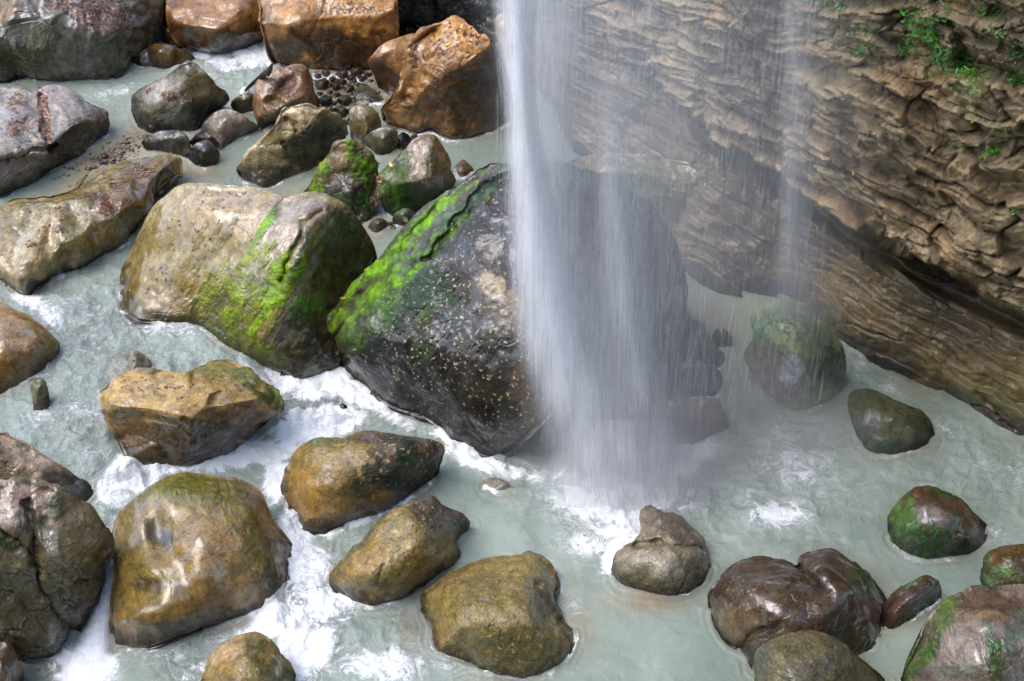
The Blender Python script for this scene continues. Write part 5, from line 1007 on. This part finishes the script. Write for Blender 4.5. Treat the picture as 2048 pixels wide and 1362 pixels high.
# ---------------------------------------------------------------- falling water
def water_sheet_mat(name, su=1.0, bright=(0.93, 0.96, 1.0)):
    m = bpy.data.materials.new(name); m.use_nodes = True; nt = m.node_tree; L = nt.links.new
    for n in list(nt.nodes): nt.nodes.remove(n)
    out = N(nt, "ShaderNodeOutputMaterial")
    d = N(nt, "ShaderNodeBsdfDiffuse"); t = N(nt, "ShaderNodeBsdfTranslucent"); tr = N(nt, "ShaderNodeBsdfTransparent")
    d.inputs[0].default_value = (*bright, 1); t.inputs[0].default_value = (*bright, 1)
    # drops scatter light from every side, mostly from the open sky
    nv = N(nt, "ShaderNodeCombineXYZ"); nv.inputs[0].default_value = -.35; nv.inputs[1].default_value = -.4; nv.inputs[2].default_value = .85
    L(nv.outputs[0], d.inputs['Normal'])
    m1 = N(nt, "ShaderNodeMixShader"); m1.inputs[0].default_value = .35; L(d.outputs[0], m1.inputs[1]); L(t.outputs[0], m1.inputs[2])
    cb = N(nt, "ShaderNodeCombineXYZ")
    L(math_n(nt, 'MULTIPLY', attr_n(nt, "su"), su), cb.inputs[0]); L(attr_n(nt, "sv"), cb.inputs[1]); L(attr_n(nt, "sl"), cb.inputs[2])
    n1 = noise_n(nt, cb.outputs[0], 1.0, 2, .5); n2 = noise_n(nt, cb.outputs[0], 4.2, 3, .65)
    st = math_n(nt, 'ADD', math_n(nt, 'MULTIPLY', ramp(nt, n1, .3, .7), .45), math_n(nt, 'MULTIPLY', ramp(nt, n2, .33, .68), .75))
    cb0 = N(nt, "ShaderNodeCombineXYZ"); L(math_n(nt, 'MULTIPLY', attr_n(nt, "su"), .16), cb0.inputs[0]); L(math_n(nt, 'MULTIPLY', attr_n(nt, "sv"), 1.6), cb0.inputs[1]); L(attr_n(nt, "sl"), cb0.inputs[2])
    a = math_n(nt, 'MULTIPLY', attr_n(nt, "dens"), ramp(nt, noise_n(nt, cb0.outputs[0], 1.0, 4, .6), .3, .7, .62, 1.28), clamp=True)
    # thin water breaks into streaks, dense water closes up
    al = math_n(nt, 'MULTIPLY', a, math_n(nt, 'ADD', math_n(nt, 'MULTIPLY', st, math_n(nt, 'SUBTRACT', 1.15, a)), math_n(nt, 'ADD', .35, math_n(nt, 'MULTIPLY', a, .45))), clamp=True)
    m2 = N(nt, "ShaderNodeMixShader"); L(al, m2.inputs[0]); L(tr.outputs[0], m2.inputs[1]); L(m1.outputs[0], m2.inputs[2])
    L(m2.outputs[0], out.inputs[0])
    return m
SHEETM = water_sheet_mat("falling_water")

def sheet(path, y0, name, parent, layers=((0, 1.0),), bow=0.25, edge=1.0, nu=40, surf=None):
    """a bowed curtain of water hanging in the plane y = y0; path rows (px, py, width, density)"""
    p = np.asarray(path, float)
    n = max(24, int((p[-1, 1] - p[0, 1]) / 12))
    py = np.linspace(p[0, 1], p[-1, 1], n)
    f = lambda i: np.interp(py, p[:, 1], p[:, i])
    def smooth(a):
        k = 5; b = np.pad(a, k, mode='edge'); return np.convolve(b, np.ones(2 * k + 1) / (2 * k + 1), 'valid')
    cx, w, de = smooth(f(0)), smooth(f(2)), smooth(f(3))
    u = np.linspace(-1, 1, nu)
    for li, (dy, ds) in enumerate(layers):
        X = cx[:, None] + u[None] * w[:, None] / 2 * (1.3 + .1 * li)
        Yp = py[:, None] + 0 * X
        if surf is None:
            G = PY(X, Yp, y0 + dy + bow * u[None] ** 2 + 0 * X)
        else:
            G = P(X, Yp, wl(X, Yp) + surf * (1 - u[None] ** 2))
        wobble = 1 + .10 * noise3(np.stack([X / 40, Yp / 160, X * 0 + li * 3], -1), 200 + li)
        D = de[:, None] * ds * np.clip(1 - u[None] ** 2, 0, 1) ** 1.7 * 1.15 * wobble
        top = 1
        su = X / 5.0 + 0.0 * Yp + dy * 40; sv = Yp / 260.0
        if surf is not None: sv = Yp / 60.0; su = X / 7.0
        sh = mesh_obj(name, G.reshape(-1, 3), grid_faces(n, nu), SHEETM, parent, attrs={"dens": np.clip(D, 0, 1), "su": su, "sv": sv, "sl": np.full(D.shape, dy * 9.1 + li)})

def empty(name, loc):
    o = bpy.data.objects.new(name, None); COL.objects.link(o); o.location = loc
    bpy.context.view_layer.update()
    return o

wf = empty("waterfall", (0, 0, 0)); tag(wf, "broad white waterfall plunging past the enormous dark boulder into the pool", "waterfall")
Y0 = 14.05
sheet([(1036,-80,100,.60),(1040,120,74,.75),(1050,260,66,.92),(1064,380,84,.90),(1086,520,120,.90),(1108,650,140,.90),(1134,740,150,.88),(1176,830,160,.82),(1226,930,180,.72),(1250,985,230,.3),(1255,1015,260,0)], Y0 - .12, "bright_stream", wf, ((0, .95), (.2, .6)))
sheet([(1104,-80,170,.50),(1104,120,140,.48),(1104,300,120,.50),(1110,450,120,.50),(1130,600,140,.48),(1160,740,180,.55),(1208,850,220,.62),(1242,930,250,.62),(1262,985,280,.35),(1275,1020,320,.0)], Y0, "main_curtain", wf, ((0, .8), (.35, .5)), edge=.8)
sheet([(1225,150,80,.05),(1232,300,84,.25),(1238,450,90,.36),(1250,600,100,.52),(1266,720,110,.70),(1284,830,120,.80),(1294,920,150,.72),(1296,975,190,.35),(1296,1015,240,.0)], Y0 + .15, "right_stream", wf, ((0, .9), (.3, .5)), edge=.7)
sheet([(1180,-80,400,.26),(1190,150,360,.22),(1200,350,320,.18),(1215,550,320,.20),(1235,750,320,.30),(1250,880,320,.38),(1258,990,320,.06)], Y0 + .5, "thin_veil", wf, ((0, .8), (-.75, .3)), edge=.5)
sheet([(1262,840,170,.0),(1266,890,240,.35),(1262,945,300,.62),(1256,985,360,.5),(1250,1035,400,.0)], Y0 - .55, "splash_plume", wf, ((0, .9), (.3, .6)), bow=.3)
wf2 = empty("waterfall", (0, 0, 0)); tag(wf2, "thin misty fall on the right dropping onto the tall green-capped boulder", "waterfall")
sheet([(1600,-80,80,.14),(1597,120,70,.18),(1593,300,64,.24),(1589,450,64,.28),(1587,560,76,.28),(1586,625,90,.18),(1585,680,110,.03)], 15.35, "main_curtain", wf2, ((0, .8), (.15, .6)))
wf3 = empty("waterfall", (0, 0, 0)); tag(wf3, "small cascade pouring between the craggy and the sculpted boulder at the lower left", "waterfall")
sheet([(240,1030,44,.35),(232,1090,40,.45),(222,1160,34,.5),(206,1220,34,.65),(188,1280,56,.85),(168,1330,92,.95),(150,1400,130,.6)], 0, "main_curtain", wf3, ((0, 1),), surf=.10)
wf4 = empty("waterfall", (0, 0, 0)); tag(wf4, "short chute of water beside the very large tan boulder's lower tip", "waterfall")
sheet([(478,712,20,.05),(492,730,30,.5),(510,752,40,.7),(535,775,50,.75),(560,800,60,.3)], 0, "main_curtain", wf4, ((0, 1),), surf=.05)

# single falling threads and drops: each a thin blade of water in mid air
def threads(name, label, boxes, seed, mat, wpx=1.5):
    rng = np.random.RandomState(seed); V = []; F = []; D = []
    for (x0, x1, ya, yb, y0, y1, n, l0, l1, den) in boxes:
        xs = rng.uniform(x0, x1, n); tops = rng.uniform(ya, yb, n); ln = rng.uniform(l0, l1, n); yy = rng.uniform(y0, y1, n); ws = rng.uniform(.35, 1.0, n) * wpx; dd = den * rng.uniform(.3, 1, n)
        for i in range(n):
            a = PY(xs[i], tops[i], yy[i]); b = PY(xs[i], tops[i] + ln[i], yy[i]); b[0] = a[0] + (b[0] - a[0]) * 0
            c = PY(xs[i] + ws[i], tops[i], yy[i]); w = c[0] - a[0]; k = len(V)
            if b[2] < 0.02: continue
            m = (a + b) / 2
            V += [a, (m[0] - w / 2, m[1], m[2]), (m[0], m[1] + w / 2, m[2]), (m[0] + w / 2, m[1], m[2]), b]
            F += [(k, k + 1, k + 4, k + 2), (k, k + 2, k + 4, k + 3), (k, k + 3, k + 4, k + 1)]
            D += [0, dd[i], dd[i], dd[i], 0]
    V = np.array(V); D = np.array(D)
    z = np.zeros(len(V))
    o = mesh_obj(name, V, np.array(F), mat, attrs={"dens": D, "su": V[:, 0] * 60, "sv": z, "sl": z})
    tag(o, label, "spray", kind="stuff")
threads("spray", "fine threads of falling drops between the two falls", [
    (1200, 1660, -60, 760, 14.2, 15.6, 2600, 40, 150, .55), (1120, 1420, -60, 820, 13.7, 14.8, 1100, 40, 150, .6), (990, 1060, -60, 420, 13.8, 14.4, 420, 40, 140, .4),
    (1560, 1630, -60, 560, 15.0, 15.6, 260, 40, 140, .5), (1620, 1720, -60, 500, 15.0, 15.6, 160, 30, 100, .4), (1290, 1480, 500, 800, 13.9, 14.7, 500, 30, 90, .5)], 4, SHEETM, 2.0)
threads("spray", "drops raining off the overhanging lip of the enormous dark boulder", [
    (1075, 1200, 850, 930, 14.2, 14.8, 420, 12, 46, .8), (1120, 1170, 830, 930, 14.2, 14.7, 220, 12, 60, .9)], 6, SHEETM, 1.8)

def mist_mat(name, dens):
    m = bpy.data.materials.new(name); m.use_nodes = True; nt = m.node_tree; L = nt.links.new
    for n in list(nt.nodes): nt.nodes.remove(n)
    out = N(nt, "ShaderNodeOutputMaterial"); v = N(nt, "ShaderNodeVolumePrincipled")
    v.inputs["Color"].default_value = (.96, .98, 1.0, 1); v.inputs["Anisotropy"].default_value = 0.1
    tc = N(nt, "ShaderNodeTexCoord").outputs["Object"]
    ln = N(nt, "ShaderNodeVectorMath", operation='LENGTH'); L(tc, ln.inputs[0])
    g = ramp(nt, ln.outputs["Value"], .15, 1.0, 1.0, 0.0)
    L(math_n(nt, 'MULTIPLY', g, dens), v.inputs["Density"]); L(v.outputs[0], out.inputs["Volume"])
    return m
def mist(c, r, dens, label):
    import bmesh
    me = bpy.data.meshes.new("mist"); bm = bmesh.new(); bmesh.ops.create_icosphere(bm, subdivisions=3, radius=1.0); bm.to_mesh(me); bm.free()
    o = bpy.data.objects.new("mist", me); COL.objects.link(o); o.location = c; o.scale = r
    me.materials.append(mist_mat("mist_air", dens)); tag(o, label, "mist", kind="stuff")
c = PY(1235, 930, 14.0); mist((c[0], 14.0, .45), (1.8, 1.2, 1.6), .38, "mist rising where the waterfall hits the pool")
c = PY(1240, 450, 14.4); mist((c[0], 14.5, 3.6), (1.9, 1.2, 5.2), .17, "haze of fine spray round the main waterfall")
c = PY(1480, 450, 15.2); mist((c[0], 15.4, 3.4), (2.1, 1.2, 5.2), .24, "haze of fine spray between the two falls")
c = PY(1585, 600, 15.3); mist((c[0], 15.2, 1.6), (.7, .7, 1.6), .28, "puff of spray over the tall green-capped boulder")

c = PY(1440, 860, 13.9); mist((c[0], 14.5, .4), (2.8, 1.8, 1.1), .5, "thin mist drifting over the right side of the pool")
def gravel():
    rng = np.random.RandomState(8); V = []; F = []; C = []
    base = np.array([(1,0,0),(0,1,0),(-1,0,0),(0,-1,0),(0,0,1),(0,0,-1),(.7,.7,.3),(-.7,.7,.3),(.7,-.7,.3),(-.7,-.7,.3)], float)
    fc = [(4,8,0,6),(4,6,1,7),(4,7,2,9),(4,9,3,8),(5,6,0,8),(5,7,1,6),(5,9,2,7),(5,8,3,9)]
    pal = [(.10,.05,.03),(.15,.09,.05),(.07,.06,.05),(.12,.11,.07),(.2,.14,.1),(.05,.04,.035),(.16,.15,.13)]
    for (x, y, rx, ry, an, n) in ((690, 185, 62, 46, 0, 900), (240, 300, 110, 20, -26, 420), (190, 352, 80, 14, -32, 260), (770, 450, 30, 10, 0, 60), (650, 225, 30, 16, 0, 60)):
        for _ in range(n):
            u, v = rng.normal(0, .5, 2); a = math.radians(an); px = x + u * rx * math.cos(a) - v * ry * math.sin(a); py = y + u * rx * math.sin(a) + v * ry * math.cos(a)
            r = rng.uniform(.012, .022 + .035 * rng.uniform(0, 1) ** 3); c = P(px, py, float(wl(px, py)) + r * rng.uniform(-.3, .5)); k = len(V)
            pts = base * (r * rng.uniform(.6, 1.25, (10, 1))) * np.array([1, rng.uniform(.7, 1.1), rng.uniform(.35, .7)])
            th = rng.uniform(0, 6.28); R = np.array([[math.cos(th), -math.sin(th), 0], [math.sin(th), math.cos(th), 0], [0, 0, 1]]); pts = pts @ R.T + c
            V += list(pts); F += [tuple(q + k for q in f) for f in fc]; cc = np.array(pal[rng.randint(len(pal))]) * rng.uniform(.7, 1.2); C += [cc] * 10
    m, nt, b = new_mat("gravel_stone"); nt.links.new(attr_n(nt, "tint", False), b.inputs["Base Color"]); b.inputs["Roughness"].default_value = .25
    o = mesh_obj("gravel", np.array(V), np.array(F), m, cols={"tint": np.array(C)}); tag(o, "wet gravel in the shallows of the upper left stream", "gravel", kind="stuff")
gravel()

# ---------------------------------------------------------------- leaves, twigs, plants: found by looking along a direction onto the rocks
_allV = []; _allF = []; _off = 0
for (o_, V_, F_) in BVHS:
    if o_.name.startswith("water"): continue
    V2 = V_[::1]; _allV.append(V2); _allF.append(F_ + _off); _off += len(V2)
_AV = np.concatenate(_allV); _AF = np.concatenate(_allF)
TREE = BVHTree.FromPolygons(_AV.tolist(), _AF.tolist())
CAMV = Vector((0, 0, CAMH))
def hit(px, py):
    r = Vector(ray(px, py)).normalized()
    loc, nrm, idx, dist = TREE.ray_cast(CAMV, r)
    if loc is None: return None
    if nrm.dot(r) > 0: nrm = -nrm
    return loc, nrm

def plain_mat(name, col, rough=.5, var=.3, spec=.5):
    m, nt, b = new_mat(name)
    tc = N(nt, "ShaderNodeTexCoord").outputs["Object"]
    r = N(nt, "ShaderNodeMix", data_type='RGBA'); nt.links.new(ramp(nt, noise_n(nt, tc, 9, 4, .6), .35, .65), r.inputs[0])
    r.inputs[6].default_value = (*[c * (1 - var) for c in col], 1); r.inputs[7].default_value = (*[min(1, c * (1 + var)) for c in col], 1)
    nt.links.new(r.outputs[2], b.inputs["Base Color"]); b.inputs["Roughness"].default_value = rough; b.inputs["Specular IOR Level"].default_value = spec
    return m
def leafcol_mat():
    m, nt, b = new_mat("dead_leaf"); nt.links.new(attr_n(nt, "tint", False), b.inputs["Base Color"]); b.inputs["Roughness"].default_value = .4
    return m
LEAFM = leafcol_mat()

def leaf_shape(loc, nrm, size, rng, curl=.25, up=None):
    t = nrm.orthogonal().normalized(); t.rotate(Matrix.Rotation(rng.uniform(0, 6.28), 3, nrm)) if False else None
    a = rng.uniform(0, 6.283); b_ = nrm.cross(t).normalized(); d = t * math.cos(a) + b_ * math.sin(a); s = nrm.cross(d)
    L_ = size; W = size * rng.uniform(.28, .45)
    base = loc + nrm * 0.006
    z = nrm * (curl * size * rng.uniform(.2, 1))
    return [base - d * L_ * .5 + z * .6, base - d * .12 * L_ + s * W * .5 + z * .3, base + d * .25 * L_ + s * W * .38 + z * .2, base + d * .5 * L_ + z * .5,
            base + d * .25 * L_ - s * W * .38 + z * .25, base - d * .12 * L_ - s * W * .5 + z * .2, base + d * .05 * L_]

def litter(name, label, patches, seed, cols, kind="stuff", size=(.035, .075)):
    rng = random.Random(seed); V = []; F = []; C = []
    for (x, y, rx, ry, an, n) in patches:
        a = math.radians(an)
        for _ in range(n):
            r = math.sqrt(rng.random()) if rng.random() < .6 else abs(rng.gauss(0, .5)); th = rng.uniform(0, 6.283)
            u, v = r * math.cos(th) * rx, r * math.sin(th) * ry
            h = hit(x + u * math.cos(a) - v * math.sin(a), y + u * math.sin(a) + v * math.cos(a))
            if h is None or h[1].z < .25: continue
            p = leaf_shape(h[0], h[1], rng.uniform(*size), rng); k = len(V); V += [tuple(q) for q in p]
            c = rng.choice(cols); f = rng.uniform(.7, 1.3); C += [tuple(min(.9, q * f) for q in c)] * 7
            F += [(k + 6, k, k + 1, k + 2), (k + 6, k + 2, k + 3, k + 4), (k + 6, k + 4, k + 5, k)]
    if not V: return None
    o = mesh_obj(name, np.array(V), np.array(F), LEAFM, cols={"tint": np.array(C)}, smooth=False)
    tag(o, label, "leaf litter", kind=kind)
    return o
BRN = [(.10, .045, .03), (.16, .07, .035), (.06, .03, .025), (.05, .03, .03), (.30, .12, .05), (.20, .10, .07), (.08, .05, .05)]
LIT = BRN + [(.38, .15, .05), (.33, .22, .05)]
litter("leaf_litter", "brown leaves scattered over the huge grey slab in the top left corner", [(190, 20, 80, 34, 15, 420), (180, 45, 40, 20, 30, 160), (120, 10, 40, 14, 0, 60)], 1, BRN)
litter("leaf_litter", "patches of fallen leaves on the pale lilac-grey slab", [(88, 225, 12, 50, -8, 260), (98, 280, 10, 22, 0, 60), (32, 205, 18, 22, -20, 90), (28, 258, 18, 18, 0, 70), (60, 290, 30, 10, 0, 20), (50, 240, 50, 60, 0, 20)], 2, LIT + [(.40, .22, .15)] * 3)
litter("leaf_litter", "leaves caught in the hollow of the dark peaked boulder", [(348, 192, 26, 9, 5, 110), (380, 200, 12, 8, 0, 12), (300, 178, 10, 5, -40, 14)], 3, BRN)
litter("leaf_litter", "fallen leaves in the hollows of the long lumpy boulder", [(215, 410, 22, 22, 20, 170), (180, 392, 18, 9, 10, 60), (285, 340, 24, 14, 0, 60), (225, 365, 24, 16, 0, 30), (120, 425, 10, 24, -20, 40), (150, 430, 120, 60, -20, 60), (62, 488, 14, 8, 0, 14), (117, 460, 10, 12, 0, 20)], 4, LIT)
litter("leaf_litter", "brown leaf litter in the dip of the orange-brown boulder", [(565, 168, 36, 14, -35, 210), (535, 222, 22, 8, 10, 50), (575, 190, 20, 8, -60, 40), (590, 140, 14, 8, 0, 20)], 5, BRN)
litter("leaf_litter", "leaf litter and twigs wedged between the two mossy boulders", [(765, 325, 14, 12, 30, 60), (758, 355, 8, 20, 0, 40), (752, 400, 6, 20, 0, 30), (760, 430, 10, 10, 0, 16)], 6, LIT)
litter("leaf_litter", "dark leaf bits sprinkled over the orange block at the top edge", [(680, 18, 90, 16, 4, 70)], 7, [(.05, .04, .03), (.09, .05, .03)], size=(.03, .08))
litter("leaf_litter", "dark leaf bits in the seams of the big orange boulder", [(940, 70, 20, 4, 10, 16), (955, 85, 14, 3, 8, 20), (830, 120, 5, 30, 5, 30), (880, 80, 60, 30, -20, 24)], 8, [(.04, .025, .02), (.08, .04, .02)])
litter("leaf_litter", "sparse leaf bits on the very large tan boulder", [(385, 450, 90, 60, 0, 40), (310, 560, 60, 40, 0, 26), (470, 390, 90, 8, 0, 12), (540, 560, 90, 90, 0, 10)], 9, [(.06, .035, .03), (.10, .06, .05), (.22, .28, .05)], size=(.03, .065))
litter("leaf_litter", "dark leaf bits on the flat-topped tan and orange block", [(330, 775, 100, 22, 3, 34), (470, 765, 50, 12, 10, 12)], 10, [(.05, .03, .025), (.10, .05, .04)], size=(.03, .06))
litter("leaf_litter", "stray leaf crumbs on the sculpted brown boulder and its neighbours", [(420, 1080, 120, 100, 0, 14), (60, 990, 60, 30, 10, 14), (490, 1197, 40, 10, 0, 5)], 11, [(.4, .12, .04), (.35, .33, .12), (.08, .05, .04)], size=(.03, .055))
litter("leaf_litter", "fallen leaves lying on the green cap of the tall boulder and on the block behind it", [(1585, 650, 60, 30, 0, 60), (1370, 380, 50, 30, 10, 50)], 12, [(.16, .11, .05), (.10, .06, .03), (.22, .10, .05), (.30, .30, .08)])
litter("leaf_litter", "dead leaves caught on the cliff ledges", [(1690, 335, 34, 14, 10, 70), (1880, 420, 120, 12, 25, 40), (1780, 610, 90, 20, 30, 14)], 13, [(.12, .10, .11), (.09, .06, .05), (.28, .2, .08)])
# single yellow leaves one can point at
def one_leaf(px, py, col, label, size=.11):
    h = hit(px, py)
    if h is None: return
    rng = random.Random(int(px)); V = leaf_shape(h[0], h[1], size, rng, .15)
    b = Vector(h[0])
    o = mesh_obj("fallen_leaf", np.array([tuple(v - b) for v in V]), np.array([(6, 0, 1, 2), (6, 2, 3, 4), (6, 4, 5, 0)]), plain_mat("leaf_yellow", col, .45, .15), smooth=False)
    o.location = b; tag(o, label, "leaf")
one_leaf(898, 88, (.62, .42, .03), "yellow leaf on the flat top of the big orange boulder")
one_leaf(924, 52, (.55, .40, .08), "pale yellow leaf near the peak of the big orange boulder")
one_leaf(810, 438, (.70, .66, .22), "pale yellow-white leaf lying on the small grey-green stone", .16)
one_leaf(782, 331, (.60, .42, .06), "yellow leaf at the edge between the two mossy boulders", .13)
one_leaf(687, 596, (.50, .36, .04), "ochre leaf on the bright moss of the enormous boulder's left tip")
one_leaf(520, 451, (.60, .45, .04), "yellow leaf on the moss streak of the very large tan boulder", .10)
one_leaf(1708, 345, (.62, .45, .05), "yellow leaf on the mossy cliff ledge", .12)
one_leaf(890, 341, (.50, .22, .05), "small orange leaf on the blocky mossy boulder", .08)
one_leaf(2045, 1297, (.50, .18, .06), "orange leaf on the bottom right corner boulder", .09)

# black driftwood stick leaning on the litter-topped boulder
def tube(pts, rads, n=8, closed=True):
    V = []; F = []
    for i, (p, r) in enumerate(zip(pts, rads)):
        p = Vector(p); d = (Vector(pts[min(i + 1, len(pts) - 1)]) - Vector(pts[max(i - 1, 0)])).normalized(); t = d.orthogonal().normalized(); b = d.cross(t)
        for k in range(n):
            a = 6.2832 * k / n; V.append(tuple(p + (t * math.cos(a) + b * math.sin(a)) * r))
    for i in range(len(pts) - 1):
        for k in range(n):
            F.append((i * n + k, i * n + (k + 1) % n, (i + 1) * n + (k + 1) % n, (i + 1) * n + k))
    for k in range(0, n - 2, 2):
        F.append((0, k, k + 1, k + 2)); e = (len(pts) - 1) * n; F.append((e, e + k + 2, e + k + 1, e + k)) 
    return V, F
W0 = float(wl(500, 170))
sp_ = [P(490, 181, W0 + .34), P(502, 170, W0 + .46), P(516, 158, W0 + .62), P(527, 149, W0 + .76), P(538, 143, W0 + .90), P(544, 129, W0 + 1.15)]
sr = [.020, .030, .034, .040, .05, .018]
BLACKM = plain_mat("wet_wood", (.018, .015, .015), .35, .4)
V, F = tube(sp_, sr, 7); st = mesh_obj("driftwood_stick", np.array(V), np.array([f if len(f) == 4 else f for f in F]), BLACKM)
tag(st, "black driftwood stick leaning against the litter-topped orange-brown boulder", "stick")
V, F = tube([P(530, 147, W0 + .80), P(537, 149, W0 + .86), P(541, 146, W0 + .88)], [.03, .03, .012], 6); mesh_obj("branch_stub", np.array(V), np.array(F), BLACKM, st)
# white scrap at its foot
def lump(pts, label, name, cat, mat, up=.05):
    c = np.mean(np.array(pts), 0); n = len(pts); V = [tuple(p) for p in pts] + [tuple(p + np.array([0, 0, up])) for p in (np.array(pts) * .8 + c * .2)] ; F = []
    for i in range(n): F.append((i, (i + 1) % n, n + (i + 1) % n, n + i))
    for k in range(1, n - 1, 2): F.append((n, n + k, n + (k + 1) % n, n + (k + 2) % n if k + 2 < n else n + (k + 1) % n))
    F = [f for f in F if len(set(f)) == 4]
    o = mesh_obj(name, np.array(V), np.array(F), mat); tag(o, label, cat); return o
WHITEM = plain_mat("pale_foam", (.72, .74, .72), .6, .12)
lump([P(480, 186, W0 + .02), P(487, 178, W0 + .02), P(495, 176, W0 + .02), P(497, 184, W0 + .02), P(491, 188, W0 + .02), P(484, 190, W0 + .02)], "white scrap of debris at the foot of the black stick", "white_scrap", "debris", WHITEM, .05)
Wb = float(wl(110, 1334))
lump([P(107, 1328, Wb + .05), P(113, 1326, Wb + .05), P(116, 1341, Wb + .05), P(109, 1344, Wb + .05)], "small pale rectangular scrap in the dark gap at the bottom left", "litter_scrap", "debris", plain_mat("scrap", (.5, .42, .34), .6, .2), .05)
one_leaf(1332, 686, (.60, .60, .50), "pale heart-shaped leaf seen through the right edge of the waterfall", .13)

# plants rooted on the cliff ledges
PLM = [plain_mat("plant_leaf", (.09, .28, .03), .4, .35), plain_mat("plant_leaf", (.05, .17, .025), .4, .35), plain_mat("plant_leaf", (.13, .30, .05), .4, .3)]
STM = plain_mat("plant_stem", (.10, .14, .04), .6, .3)
def plant(px, py, spread, n, lsz, label, mi, seed):
    rng = random.Random(seed); V = []; F = []; SV = []; SF = []
    h0 = hit(px, py)
    if h0 is None: return
    root = h0[0].copy()
    for i in range(n):
        a = rng.uniform(0, 6.283); r = math.sqrt(rng.random())
        h = hit(px + math.cos(a) * r * spread, py + math.sin(a) * r * spread * .75)
        if h is None or (h[0] - root).length > 1.2: continue
        loc, nr = h
        out = (nr * .6 + Vector((0, -.3, .5)) + Vector((rng.uniform(-.5, .5), rng.uniform(-.5, .3), rng.uniform(-.5, .5)))).normalized()
        tip = loc + out * rng.uniform(.03, .14)
        # a short stem with a few leaflets
        k = len(SV)
        tv, tf = tube([loc, (loc + tip) / 2 + Vector((0, 0, .01)), tip], [.004, .003, .002], 4); SV += tv; SF += [tuple(q + k for q in f) for f in tf]
        for j in range(rng.choice((2, 3, 3, 4))):
            fn = (nr + Vector((rng.uniform(-.7, .7), rng.uniform(-.9, .2), rng.uniform(-.3, .9)))).normalized()
            c_ = loc.lerp(tip, rng.uniform(.4, 1.1)) + Vector((rng.uniform(-1, 1), rng.uniform(-1, 1), rng.uniform(-1, 1))) * lsz * .6
            p = leaf_shape(c_, fn, lsz * rng.uniform(.6, 1.25), rng, .3); k2 = len(V); V += [tuple(q) for q in p]
            F += [(k2 + 6, k2, k2 + 1, k2 + 2), (k2 + 6, k2 + 2, k2 + 3, k2 + 4), (k2 + 6, k2 + 4, k2 + 5, k2)]
    if not V: return
    k3_ = len(V); V += SV; F += [tuple(q + k3_ for q in f) for f in SF]
    o = mesh_obj("leafy_plant", np.array(V) - np.array(root), np.array(F), PLM[mi], smooth=False)
    o.location = root; tag(o, label, "plant", "small green plants growing on the cliff")
PL = [
 (1835, 38, 26, 46, .10, "bushy bright green plant high on the cliff near the top edge", 0), (1875, 45, 22, 36, .10, "green plant just right of the bushy bright one near the top edge", 1), (1860, 70, 20, 30, .12, "broad-leaved plant in the dark cleft below the bushy one", 0),
 (1890, 105, 30, 60, .12, "largest dark green plant hanging down the middle of the cliff top", 1), (1915, 125, 26, 44, .10, "plant trailing right off the lower end of the largest one", 1), (1732, 88, 16, 22, .09, "upper of two small plants left of the big green growth", 0), (1727, 112, 14, 16, .09, "lower of two small plants left of the big green growth", 2),
 (1818, 90, 22, 26, .08, "sparse light plant under the cleft with broad leaves", 2), (1806, 108, 16, 16, .07, "tiny plant on a ledge left of the largest plant", 2), (1672, 20, 16, 20, .09, "plant at the top edge beside the thin right-hand fall", 0), (1640, 4, 18, 16, .08, "plant at the top edge right over the thin fall", 0), (1930, 152, 30, 40, .08, "low spreading plant under the trailing one", 0),
 (1960, 170, 26, 24, .07, "small creeping plant right below the spreading one", 2), (2030, 160, 24, 40, .10, "plant at the right edge of the photo", 1), (2040, 110, 18, 24, .08, "small plant at the right edge above the other one", 1), (1975, 30, 30, 26, .08, "scattered plant near the top right corner", 2), (2000, 70, 20, 14, .07, "tiny sprig below the scattered plant near the corner", 2),
 (1885, 140, 30, 24, .07, "small-leaved plant left of the spreading one", 2), (1980, 300, 12, 14, .10, "single bright plant on a bare ledge at mid height", 0), (1910, 185, 18, 14, .06, "little sprig under the creeping plants", 2), (1740, 62, 20, 12, .06, "pale sprig above the two small left plants", 2), (1595, 75, 24, 14, .06, "misty pale sprig behind the thin fall", 2), (1880, 15, 24, 16, .07, "sprig at the top edge above the bushy plant", 2),
 (2035, 425, 12, 10, .07, "tiny plant low at the right edge", 0), (1940, 230, 20, 10, .05, "faint sprig on the blocky brown face", 2), (1700, 60, 16, 12, .07, "small sprig between the top fall plant and the left pair", 2), (1915, 290, 14, 8, .05, "very small sprig left of the single bright plant", 2), (2000, 250, 16, 8, .05, "very small sprig above the single bright plant", 2)]
for i, (px_, py_, sp__, n_, ls_, lb_, mi_) in enumerate(PL): plant(px_, py_, sp__ * .9, max(5, int(n_ * .55)), ls_ * .72, lb_, mi_, seed=50 + i)
